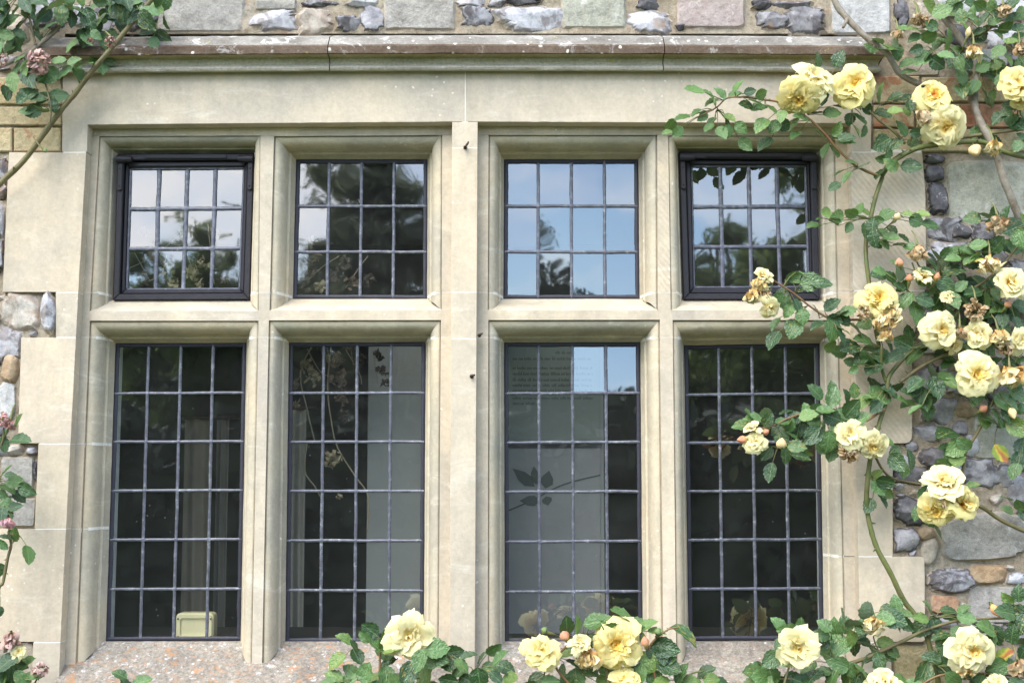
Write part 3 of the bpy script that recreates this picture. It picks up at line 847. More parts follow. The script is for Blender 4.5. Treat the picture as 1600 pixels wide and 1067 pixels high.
# hood mould: three lengths of a swept profile, one material per member
hp = [((0.03, 55), 0), ((-0.03, 58), 0), ((-0.062, 69.5), 0), ((-0.068, 72), 1), ((-0.068, 83), 1), ((-0.062, 84.6), 1), ((-0.054, 86), 2), ((-0.040, 88.5), 2),
      ((-0.029, 92), 2), ((-0.024, 95.5), 3), ((-0.022, 98.5), 3), ((-0.022, 101), 3), ((-0.030, 102.5), 3), ((-0.034, 105.5), 3), ((-0.030, 109), 3), ((-0.018, 111), 3), ((0.02, 112.5), 3)]
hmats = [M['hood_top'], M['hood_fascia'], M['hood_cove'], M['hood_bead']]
def hood(xa, xb, enda=False, endb=False):
    n = max(6, int((xb-xa)/10)); b = MB(); v = []; f = []; mi = []
    m = len(hp)
    for k in range(n+1):
        x = lerp(xa, xb, k/n)
        for j, ((Y, py), mm) in enumerate(hp):
            bow = 3.2*((x-780)/640)**2        # the old stone has settled, a touch higher in the middle
            p = P(800, py + bow, Y)
            w = 0.0022*mnoise.noise(Vector((x*0.05, py*0.2, 1))) + 0.0012*mnoise.noise(Vector((x*0.22, py*0.5, 4)))
            X = xz(x, 90, 0)[0]
            if enda and k == 0: X -= 0.012 - 0.35*abs(Y)
            if endb and k == n: X += 0.35*abs(Y)
            v.append((X, Y + w, p.z + w))
    for k in range(n):
        for j in range(m-1):
            f.append((k*m+j, k*m+j+1, (k+1)*m+j+1, (k+1)*m+j)); mi.append(hp[j+1][1] if j else 0)
    f.append(tuple(range(m-1, -1, -1))); mi.append(1); f.append(tuple(n*m+j for j in range(m))); mi.append(1)
    b.add(v, f); b.mi = mi
    b.build('hood_mould', hmats, win, (xz((xa+xb)/2, 90)[0], -0.03, P(800, 90, 0).z), smooth=True, sharp=30)
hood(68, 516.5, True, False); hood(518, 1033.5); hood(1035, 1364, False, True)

# ================================================================== iron hooks in the king mullion
def hook(px, py, label, L=0.012):
    p = P(px, py, 0.0)
    e = empty('iron_hook', p, label, 'hook', 'rusty iron vine hooks')
    b = MB(); b.tube([p+Vector((0, .02, 0)), p+Vector((0, -0.012, 0)), p+Vector((.003, -0.018, .002)), p+Vector((.007, -0.019, L*0.5)), p+Vector((.009, -0.018, L))], [0.0035, 0.0035, .0032, .0028, .002], 6)
    b.build('shank', M['rust'], e, smooth=True)
    b = MB(); b.tube([p+Vector((0, -0.001, 0)), p+Vector((0, -0.005, 0))], [0.0055, 0.0045], 8); b.build('collar', M['rust'], e, smooth=True)
M['rust'] = plain('rusty_iron', (0.055, 0.032, 0.022), 0.8, 0, 0.4, 80, 0.5)
hook(727, 231, 'rusty bent iron hook at the top of the central stone mullion under the lintel')
hook(749, 524, 'small iron hook beside the central mullion level with the lower window heads', 0.004)
hook(737, 588, 'short rusty nail hook on the central mullion below the transom level', 0.003)
# ================================================================== leaded lights
def bil(q, u, v):
    """q = TL TR BR BL"""
    return lerp(lerp(q[0], q[1], u), lerp(q[3], q[2], u), v)
CAME = [(-1.0, 0.0), (-0.92, -0.45), (-0.55, -0.85), (-0.12, -1.0), (0.12, -1.0), (0.55, -0.85), (0.92, -0.45), (1.0, 0.0)]
def came(p0, p1, w, h, seed, m, parent, name='lead_came'):
    """half round lead bar from p0 to p1, a little uneven, with its outer face towards -Y"""
    d = (p1-p0); L = d.length; d.normalize(); side = Vector((d.z, 0, -d.x))
    n = max(3, int(L/0.018)); v = []; f = []; k = len(CAME)
    for i in range(n+1):
        c = lerp(p0, p1, i/n)
        o = 0.0011*mnoise.noise(Vector((i*0.22, seed*3.1, 1))); ww = w*(1+0.16*mnoise.noise(Vector((i*0.5, seed*5.3, 9))))
        hh = h*(1+0.2*mnoise.noise(Vector((i*0.7, seed*2.3, 4))))
        for (a, q) in CAME:
            v.append(c + side*(a*ww*0.5 + o) + Vector((0, q*hh, 0)))
    for i in range(n):
        for j in range(k-1): f.append((i*k+j, i*k+j+1, (i+1)*k+j+1, (i+1)*k+j))
    f.append(tuple(range(k-1, -1, -1))); f.append(tuple(n*k+j for j in range(k)))
    b = MB(); b.add(v, f); return b.build(name, m, parent, lerp(p0, p1, 0.5), smooth=True, sharp=60)
seedn = [0]
def glaze(root, q, cols, rows, tilt=0.42, special={}, w=0.0090):
    pw = (q[1]-q[0]).length/cols; ph = (q[3]-q[0]).length/rows
    for r in range(rows):
        for c in range(cols):
            cc = [bil(q, (c+a)/cols, (r+e)/rows) for a, e in ((0,0),(1,0),(1,1),(0,1))]
            mid = sum(cc, Vector())/4
            ax, az = special.get((r, c), (random.gauss(0, tilt), random.gauss(0, tilt)))
            rot = Matrix.Rotation(R(ax), 3, 'X') @ Matrix.Rotation(R(az), 3, 'Z')
            b = MB(); v = []
            sx_, sy_ = ru(0, 90), ru(0, 90)
            for j in range(9):
                for i in range(9):
                    p = bil(cc, 0.015+0.97*i/8, 0.015+0.97*j/8) - mid
                    p = rot @ p; p.y += 0.00013*mnoise.noise(Vector((p.x*17+sx_, p.z*13+sy_, 2)))
                    v.append(mid + p + Vector((0, 0.002, 0)))
            b.add(v, [(j*9+i, (j+1)*9+i, (j+1)*9+i+1, j*9+i+1) for j in range(8) for i in range(8)])
            b.build('pane', M['glass'], root, mid, smooth=True)
    for c in range(1, cols):
        seedn[0] += 1; came(bil(q, c/cols, 0), bil(q, c/cols, 1), w, 0.0032, seedn[0], M['lead'], root)
    for r in range(1, rows):
        seedn[0] += 1; came(bil(q, 0, r/rows)+Vector((0, -.0006, 0)), bil(q, 1, r/rows)+Vector((0, -.0006, 0)), w*0.95, 0.0030, seedn[0], M['lead'], root)
    s = MB()
    for c in range(1, cols):
        for r in range(1, rows):
            p = bil(q, c/cols, r/rows); k = 8; rr = w*ru(0.58, 0.74)
            v = [p+Vector((0, -0.0052, 0))] + [p+Vector((math.cos(t)*rr*ru(.85, 1.15), -0.0032, math.sin(t)*rr*ru(.85, 1.15))) for t in [2*math.pi*i/k for i in range(k)]]
            s.add(v, [(0, 1+(i+1) % k, 1+i) for i in range(k)])
    s.build('solder_joints', M['lead'], root, bil(q, .5, .5), smooth=True)
def border(root, q, w, h, m, name='lead_border'):
    for a, c in ((0, 1), (1, 2), (2, 3), (3, 0)):
        seedn[0] += 1
        cen = sum(q, Vector())/4
        e = (q[c]-q[a]).normalized()
        inw = Vector((e.z, 0, -e.x)); inw = inw if inw.dot(cen-q[a]) > 0 else -inw
        came(q[a]+inw*w*0.42, q[c]+inw*w*0.42, w, h, seedn[0], m, root, name)

def fixed(key, rows, label, special={}):
    q = [P(*c, YG) for c in LIGHTS[key][1]]
    root = empty('leaded_window', bil(q, 0.5, 1), label, 'leaded window', 'leaded lights of the stone window')
    border(root, q, 0.012, 0.0035, M['lead_dark'])
    cen = sum(q, Vector())/4
    glaze(root, [p + (cen-p)*0.012 for p in q], 4, rows, special=special)
    return root
fixed('u2', 3, 'upper leaded window of twelve panes, second from left, reflecting a dark drooping tree')
fixed('u3', 3, 'upper leaded window of twelve panes mostly reflecting plain blue sky')
fixed('d1', 6, 'tall leaded window with a cream plastic box behind its bottom panes')
fixed('d2', 6, 'tall leaded window with dried hanging flowers and a plain grey board behind it')
fixed('d3', 6, 'tall leaded window with a printed notice and a painted rose stem behind it',
      special={(0, 2): (-2.5, 0.2), (0, 3): (-2.2, -0.5), (0, 0): (0.3, 0.1), (0, 1): (0.25, 0.2)})
fixed('d4', 6, 'tall leaded window with black empty panes and a rose spray hanging across it')

def casement(key, glass_px, label, special={}):
    YF, YI = 0.094, 0.108
    o = [P(*c, YF) for c in LIGHTS[key][1]]
    g = [P(*c, 0.122) for c in glass_px]
    root = empty('casement_window', bil(o, .5, 1), label, 'casement window', 'iron casements of the stone window')
    def ring(name, qo, qi, y0, y1, bev, m=M['iron']):
        for a, c in ((0, 1), (1, 2), (2, 3), (3, 0)):
            b = MB(); poly = [(qo[a].x, qo[a].z), (qo[c].x, qo[c].z), (qi[c].x, qi[c].z), (qi[a].x, qi[a].z)]
            b.prism(poly, y0, y1, 0, bev)
            b.build(name, m, root, lerp(qo[a], qo[c], 0.5), smooth=False)
    cen = sum(o, Vector())/4
    def inset(q, d):
        pp = inset_poly([(p.x, p.z) for p in (q[3], q[2], q[1], q[0])], d)
        return [Vector((p[0], 0, p[1])) for p in reversed(pp)]
    o1 = inset(o, 0.0005); o2 = inset(o, 0.0165); 
    ring('frame_bar', o1, o2, YF, 0.135, 0.0022)
    gi = [Vector((p.x, 0, p.z)) for p in g]
    gg = [gi[0]+Vector((-.004,0,.004)), gi[1]+Vector((.004,0,.004)), gi[2]+Vector((.004,0,-.004)), gi[3]+Vector((-.004,0,-.004))]
    o3 = inset(o, 0.0180)
    ring('sash_bar', o3, gg, YI, 0.134, 0.003)
    ring('putty_line', [p for p in gg], inset([Vector((p.x,0,p.z)) for p in gg], 0.006), 0.1165, 0.126, 0.002, M['lead'])
    # hinges: a knuckle on the top bar and a strap with rivets down the side
    for s, (a, c) in ((1, (0, 3)), (-1, (1, 2))):
        top = lerp(o[a], o[c], 0.03); bot = lerp(o[a], o[c], 0.245)
        w = 0.0135*s
        b = MB()
        b.prism([(top.x+0.002*s, top.z), (top.x+0.002*s+w, top.z), (bot.x+0.002*s+w, bot.z), (bot.x+0.002*s+w*0.5, bot.z-0.005), (bot.x+0.002*s, bot.z)], YF-0.006, YF+0.002, 0, 0.0015)
        h = b.build('hinge_strap', M['iron'], root, top)
        b = MB(); kp = top + Vector((0.005*s, 0, -0.004)); kp.y = YF-0.008
        b.tube([kp+Vector((-.004*s, 0, 0)), kp+Vector((.013*s, 0, 0)), kp+Vector((0.036*s, 0, 0))], [0.0105, 0.0105, 0.008], 12)
        b.build('hinge_knuckle', M['iron'], root, kp, smooth=True, sharp=40)
        for t in (0.35, 0.9):
            r = lerp(top, bot, t) + Vector((0.002*s+w*0.5, 0, 0))
            b = MB(); k = 8; b.add([Vector((r.x, YF-.0095, r.z))] + [Vector((r.x+.0035*math.cos(2*math.pi*i/k), YF-.0055, r.z+.0035*math.sin(2*math.pi*i/k))) for i in range(k)], [(0, 1+(i+1) % k, 1+i) for i in range(k)])
            b.build('rivet', M['iron'], h, Vector((r.x, YF, r.z)), smooth=True)
    b = MB()
    kz_ = lerp(o[0], o[1], 0.5); 
    b.box((lerp(o[0],o[1],.20).x, YF-0.004, kz_.z-0.0125), (lerp(o[0],o[1],.80).x, YF+0.001, kz_.z-0.003)); b.build('top_strap', M['iron'], root, kz_)
    glaze(root, g, 4, 3, special=special, w=0.0115)
    return root
casement('u1', ((205,265),(381,264),(374,451),(199,452)), 'black iron casement with hinge straps, reflecting white cloud above a dark tree')
casement('u4', ((1081,261),(1258,261),(1263,448),(1085,449)), 'black iron casement behind the rose sprays, reflecting dark leaves and blue sky')

# ================================================================== inside the room
def board_mat():
    s = NT('display_card'); w = s.pos()
    return s.fin(s.mix(s.noise(w, 6, 4), (0.25, 0.26, 0.25), (0.30, 0.31, 0.30)), 0.85)
YD = 0.42
bx0, bx1 = P(574, 700, YD).x, P(944, 700, YD).x
bz1, bz0 = P(800, 505, YD).z, P(800, 1030, YD).z
board = empty('display_board', ((bx0+bx1)/2, YD, bz0), 'grey display board standing just inside the two middle windows', 'display board')
b = MB(); b.prism([(bx0, bz0), (bx1, bz0), (bx1, bz1), (bx0, bz1)], YD, YD+0.02, 0, 0.002); b.build('panel', board_mat(), board)
nm = plain('notice_card', (0.22, 0.25, 0.225), 0.8, 0, 0.06)
ink = plain('printing_ink', (0.09, 0.10, 0.095), 0.8)
nt = [P(786, 500, YD-.004), P(938, 500, YD-.004), P(938, 689, YD-.004), P(786, 689, YD-.004)]
b = MB(); b.prism([(p.x, p.z) for p in nt], YD-.004, YD-.001); notice = b.build('notice', nm, board, nt[0])
b = MB(); xz0 = [P(786, 688.5, YD-.006), P(940, 688.5, YD-.006), P(940, 699, YD-.006), P(786, 699, YD-.006)]
b.prism([(p.x, p.z) for p in xz0], YD-.008, YD-.001); b.build('batten', plain('dark_batten', (0.03, 0.028, 0.035)), board, xz0[0])
b = MB(); pt = [P(786, 700, YD-.004), P(938, 700, YD-.004), P(938, 1028, YD-.004), P(786, 1028, YD-.004)]
b.prism([(p.x, p.z) for p in pt], YD-.004, YD-.001); poster = b.build('poster', plain('poster_card', (0.275, 0.275, 0.275), 0.8, 0, 0.06), board, pt[0])
# lines of small unreadable print: a row of word-long strokes each
b = MB(); rs = random.Random(4)
for row, yy in enumerate((553, 562.5, 577, 586, 595.5, 604, 612.5, 624, 632.5)):
    x = 801.0; end = 925 if row < 8 else 842
    if row == 0: x = 868; end = 900
    while x < end:
        w = rs.uniform(4, 15)
        xx = x
        while xx < min(x+w, end):                     # letters
            h = rs.choice((3.2, 3.2, 3.2, 4.8))
            p0, p1 = P(xx, yy-h, YD-.005), P(xx+1.1, yy, YD-.005)
            b.add([(p0.x, YD-.0048, p0.z), (p0.x, YD-.0048, p1.z), (p1.x, YD-.0048, p1.z), (p1.x, YD-.0048, p0.z)], [(0,1,2,3)])
            xx += 1.9
        x += w + 3
b.build('print', ink, notice, nt[0])
# the painted rose stem on the poster
b = MB(); g2 = plain('printed_stem', (0.065, 0.08, 0.075), 0.8); 
ln = smooth_line([P(788, 800, YD-.0055), P(830, 782, YD-.0055), P(880, 757, YD-.0055), P(938, 742, YD-.0055)], 6)
for a, c in zip(ln[:-1], ln[1:]):
    w = Vector((0, 0, 0.0022)); b.add([a-w, c-w, c+w, a+w], [(0, 1, 2, 3)])
b.build('printed_stem', g2, poster, ln[0])
for (x0, y0, x1, y1, wd) in ((836,760,801,732,9), (838,757,834,728,7), (852,763,858,735,10), (845,782,812,782,8), (853,775,857,789,8)):
    p0, p1 = P(x0, y0, YD-.006), P(x1, y1, YD-.006); d = p1-p0; sd_ = Vector((d.z, 0, -d.x)).normalized()*wd*PX(YD)
    b = MB(); b.add([p0, lerp(p0,p1,.3)+sd_, lerp(p0,p1,.6)+sd_*.9, p1, lerp(p0,p1,.6)-sd_*.9, lerp(p0,p1,.3)-sd_], [(0,1,2,3,4,5)]); b.build('printed_leaf', g2, poster, p0)

# cream plastic box on the inner sill
YC = 0.235
cq = [P(275, 957.5, YC), P(334, 957.5, YC), P(334, 1000, YC), P(275, 1000, YC)]
cream = NT('cream_plastic'); cream = cream.fin((0.86, 0.77, 0.46), 0.45)
box = empty('plastic_box', lerp(cq[2], cq[3], .5), 'cream plastic lamp box with four screws standing inside the lower left window', 'box')
def rrect(q, ins, r, n=4):
    x0, x1, z0, z1 = q[0].x+ins, q[1].x-ins, q[2].z+ins, q[0].z-ins
    out = []
    for cx, cz, a0 in ((x1-r, z1-r, 0), (x0+r, z1-r, 90), (x0+r, z0+r, 180), (x1-r, z0+r, 270)):
        for k in range(n+1):
            a = R(a0+90*k/n); out.append((cx+r*math.cos(a), cz+r*math.sin(a)))
    return out
b = MB(); b.prism(rrect(cq, 0, .012), YC, YC+0.05, 0, 0.003); b.build('case', cream, box)
o_, i_ = rrect(cq, .004, .010), rrect(cq, .013, .006); n = len(o_)
b = MB(); b.add([(p[0], YC-.006, p[1]) for p in o_]+[(p[0], YC-.006, p[1]) for p in i_]+[(p[0], YC+.001, p[1]) for p in o_]+[(p[0], YC-.0005, p[1]) for p in i_],
    [(i, (i+1)%n, n+(i+1)%n, n+i) for i in range(n)]+[(i, 2*n+i, 2*n+(i+1)%n, (i+1)%n) for i in range(n)]+[(n+i, n+(i+1)%n, 3*n+(i+1)%n, 3*n+i) for i in range(n)])
b.build('rim', cream, box)
for fx, fz in ((.07, .2), (.93, .2), (.07, .85), (.93, .85)):
    p = bil(cq, fx, fz); b = MB(); b.tube([p+Vector((0, -.009, 0)), p+Vector((0, -.004, 0))], 0.0022, 8); b.build('screw', M['rust'], box, p)
b = MB(); p = bil(cq, .5, .95); b.box((p.x-.022, YC-.0085, p.z-.002), (p.x+.022, YC-.0055, p.z+.004)); b.build('latch', plain('grey_latch', (.25, .25, .2)), box, p)
# inner window board it stands on
zi = P(800, 1000, YC).z
b = MB(); b.box((-1.35, YG+0.075, zi-0.04), (1.35, 0.6, zi)); tag(b.build('window_board', plain('board_oak', (0.035, 0.028, 0.022))), 'dark oak window board inside along the foot of the lower windows', 'window board')

# brown curtain lengths deeper in the room behind the first window
def curtain(px0, px1, Y, py0, py1, label, col):
    p0, p1 = P(px0, py0, Y), P(px1, py1, Y)
    e = empty('curtain', ((p0.x+p1.x)/2, Y, p1.z), label, 'curtain', 'curtains hanging inside the room')
    b = MB(); n = 40; v = []; f = []
    for j in range(9):
        for i in range(n+1):
            t = i/n; a = t*math.pi*2*1.8 + 0.3*math.sin(j*.6)
            v.append((lerp(p0.x, p1.x, t), Y + 0.012*math.sin(a)*(0.6+0.05*j), lerp(p0.z, p1.z, j/8)))
    for j in range(8):
        for i in range(n): f.append((j*(n+1)+i, (j+1)*(n+1)+i, (j+1)*(n+1)+i+1, j*(n+1)+i+1))
    b.add(v, f); b.build('cloth', plain('curtain_cloth', col, 0.9, 0, 0.15, 20), e, smooth=True)
    b = MB(); b.tube([Vector((p0.x-.03, Y, p0.z+.005)), Vector((p1.x+.03, Y, p0.z+.005))], .007, 8); b.build('rail', M['rust'], e, smooth=True)
curtain(289, 326, 0.75, 655, 1010, 'narrow brown curtain hanging behind the first lower window above the cream box', (0.34, 0.28, 0.20))
curtain(339, 352, 0.85, 655, 1010, 'very narrow grey brown curtain edge right of the wider brown curtain', (0.34, 0.31, 0.26))
curtain(448, 474, 0.7, 640, 1020, 'drab curtain at the left edge of the second lower window', (0.30, 0.285, 0.25))

# dried flower bunches hung up behind the glass
def dried(name_label, stems, flor, Y, dens=26):
    p = P(*stems[0][0], Y)
    e = empty('dried_flowers', p, name_label, 'dried flowers', 'bunches of dried flowers hung inside the window')
    for s in stems:
        b = MB(); ln = smooth_line([P(x, y, Y+0.01*i) for i, (x, y) in enumerate(s)], 6)
        b.tube(ln, [0.0022 if len(s) > 3 else .0014]*len(ln), 5); b.build('stalk', M['straw'], e, ln[0], smooth=True)
    for (cx, cy, r, mt) in flor:
        b = MB(); c = P(cx, cy, Y)
        for k in range(int(dens*(r/14.0)**1.5)):
            d = Vector((random.gauss(0, 1), random.gauss(0, .7), random.gauss(0, 1))); d = d.normalized()*(rnd()**.5)*r*PX(Y)
            q = c+d; n_ = Vector((ru(-1, 1), ru(-1, .2), ru(-1, 1))).normalized(); t_ = n_.orthogonal().normalized(); u_ = n_.cross(t_); s_ = ru(.006, .011)
            pts = []
            for i in range(5):
                a = 2*math.pi*i/5; pts.append(q+(t_*math.cos(a)+u_*math.sin(a))*s_*ru(.6, 1.2)+n_*ru(-.003, .003))
            b.add([q+n_*.003]+pts, [(0, 1+i, 1+(i+1) % 5) for i in range(5)])
        b.build('dried_bloom', mt, e, c)
M['straw'] = plain('dry_stalk', (0.36, 0.30, 0.20), 0.8)
DB = plain('dried_brown', (0.17, 0.115, 0.075), 0.9, 0, .4, 60); DT = plain('dried_tan', (0.36, 0.29, 0.17), 0.9, 0, .3, 60); DK = plain('dried_dusk', (0.085, 0.062, 0.052), 0.9, 0, .3, 60)
dried('tangled brown dried flowers with tan blooms hanging at the head of the second lower window',
      [((520, 520), (512, 600), (518, 660), (528, 700), (556, 745), (575, 775), (574, 830)), ((500, 520), (470, 580), (480, 640), (492, 690)), ((480, 690), (476, 735), (492, 760), (500, 775)), ((575, 520), (585, 560), (590, 600)), ((545, 525), (552, 570)), ((530, 530), (560, 580), (565, 600)), ((480, 545), (500, 580), (520, 590))],
      [(480, 572, 12, DT), (490, 590, 14, DT), (522, 560, 15, DB), (528, 590, 16, DB), (462, 600, 9, DB), (532, 620, 13, DB), (545, 540, 12, DB), (592, 555, 9, DK), (598, 580, 9, DK), (602, 598, 7, DK), (522, 715, 13, DT), (515, 725, 9, DT), (461, 630, 7, DT), (530, 775, 6, DT), (505, 540, 10, DK), (560, 560, 12, DK), (540, 650, 11, DK)], 0.30)
dried('pale dried flower heads bunched behind the lower panes of the upper left casement',
      [((200, 420), (240, 400), (290, 360)), ((215, 445), (250, 430), (260, 400)), ((325, 350), (330, 400), (335, 445)), ((210, 395), (235, 440)), ((280, 360), (300, 420))],
      [(262, 420, 13, DT), (300, 425, 13, DT), (320, 412, 12, DT), (235, 405, 12, DB), (222, 435, 11, DB), (352, 435, 8, DB), (335, 365, 9, DB), (225, 362, 8, DB), (272, 440, 9, DT), (312, 442, 9, DT)], 0.22)
dried('dull brown dried flower heads behind the bottom panes of the second upper window',
      [((470, 450), (500, 420), (530, 400)), ((540, 450), (560, 420), (575, 400))],
      [(480, 420, 14, DB), (492, 402, 12, DB), (475, 445, 12, DB), (520, 430, 14, DK), (550, 440, 13, DB), (500, 450, 10, DT), (540, 410, 12, DK), (488, 378, 9, DT), (575, 440, 12, DK)], 0.24)
# ================================================================== stones of the rubble wall
def stone(cx, cy, w, h, m, ang=0.0, k=2.4, rough=0.12, dome=0.022, kind='round', seed=None, name=None):
    """one stone: uneven outline in the wall face, its face broken into a few tilted facets"""
    rs = random.Random(seed if seed is not None else int(cx*13+cy*7))
    gr = 1.03 if kind == 'flat' else 1.26
    c = P(cx, cy, 0.0); sx = w*0.5*PX(0)*gr; sz = h*0.5*PX(0)*1.01*gr
    big = max(w, h) > 40
    n = 40 if big else 26
    rings = (1.0, .985, .955, .90, .80, .68, .54, .40, .26, .12) if big else (1.0, .97, .90, .76, .56, .34, .15)
    off = Vector((rs.uniform(0, 50), rs.uniform(0, 50), rs.uniform(0, 50)))
    out = []
    cor = sorted(rs.uniform(0, 2*math.pi) for i in range(rs.randint(6, 9)))
    crad = [rs.uniform(.82, 1.14) for i in cor]
    for i in range(n):
        t = 2*math.pi*i/n; ct, st = math.cos(t), math.sin(t)
        x = math.copysign(abs(ct)**(2/k), ct); z = math.copysign(abs(st)**(2/k), st)
        q = 1 + rough*1.2*mnoise.noise(off+Vector((ct*1.3, st*1.3, 0))) + rough*0.9*mnoise.noise(off+Vector((ct*4, st*4, 7)))
        if kind == 'flat':
            q += 0.022*mnoise.noise(off+Vector((ct*9, st*9, 3)))
        elif kind == 'flint':
            kk = 0
            while kk < len(cor) and cor[kk] < t: kk += 1
            a, b_ = kk-1, kk % len(cor)
            ta, tb = cor[a], cor[b_]
            if ta > t: ta -= 2*math.pi
            if tb < t: tb += 2*math.pi
            u = (t-ta)/max(1e-6, tb-ta); q *= 0.35 + 0.65*lerp(crad[a], crad[b_], u)
        out.append((x*q*sx, z*q*sz))
    amp = {'flat': .22, 'round': .35, 'flint': .62}[kind]
    pl = [(rs.uniform(-amp, amp), rs.uniform(-amp, amp), rs.uniform(.88, 1.12)) for i in range(rs.randint(3, 6))]
    edge = .30 if kind != 'flat' else .10
    ca, sa = math.cos(R(ang)), math.sin(R(ang))
    v = []; at = []
    def depth(x, z, s):
        d = min(1.0, ((1-s)/edge))**.6 if s < 1 else 0.0
        fx, fz = x/sx, z/sz
        fac = min(hh + a*fx + b_*fz for a, b_, hh in pl)
        fac = max(.25, fac) + 0.10*mnoise.noise(Vector((x*30, z*30, off.x))) + 0.07*mnoise.noise(Vector((x*75, z*75, off.y)))
        return YM + 0.008 - (dome+0.008)*d*fac
    for s in rings:
        for (x, z) in out:
            x1, z1 = x*s, z*s
            X, Z = x1*ca - z1*sa, x1*sa + z1*ca
            v.append(Vector((c.x+X, depth(x1, z1, s), c.z+Z))); at.append(s)
    f = []
    for r in range(len(rings)-1):
        for i in range(n): f.append((r*n+i, r*n+(i+1) % n, (r+1)*n+(i+1) % n, (r+1)*n+i))
    v.append(Vector((c.x, depth(0, 0, .05), c.z))); at.append(0.0)
    L = len(v)-1; r = len(rings)-1
    f += [(r*n+i, r*n+(i+1) % n, L) for i in range(n)]
    b = MB(); b.add(v, f, 0, None, at)
    nm = name or ('flint' if kind == 'flint' else 'stone')
    return b.build(nm, m, wall, c, smooth=True, sharp=24 if kind == 'flint' else 40)
FP, FG, FD, FB = M['flint_pale'], M['flint_grey'], M['flint_dark'], M['flint_buff']
RG, RW, RN, RP, RT, RO = M['rubble_grey'], M['rubble_white'], M['rubble_green'], M['rubble_pink'], M['rubble_tan'], M['rubble_orange']
fl = dict(kind='flint', rough=0.30, dome=0.017, k=3.0)
sq = dict(kind='flat', k=13, rough=0.03, dome=0.009)
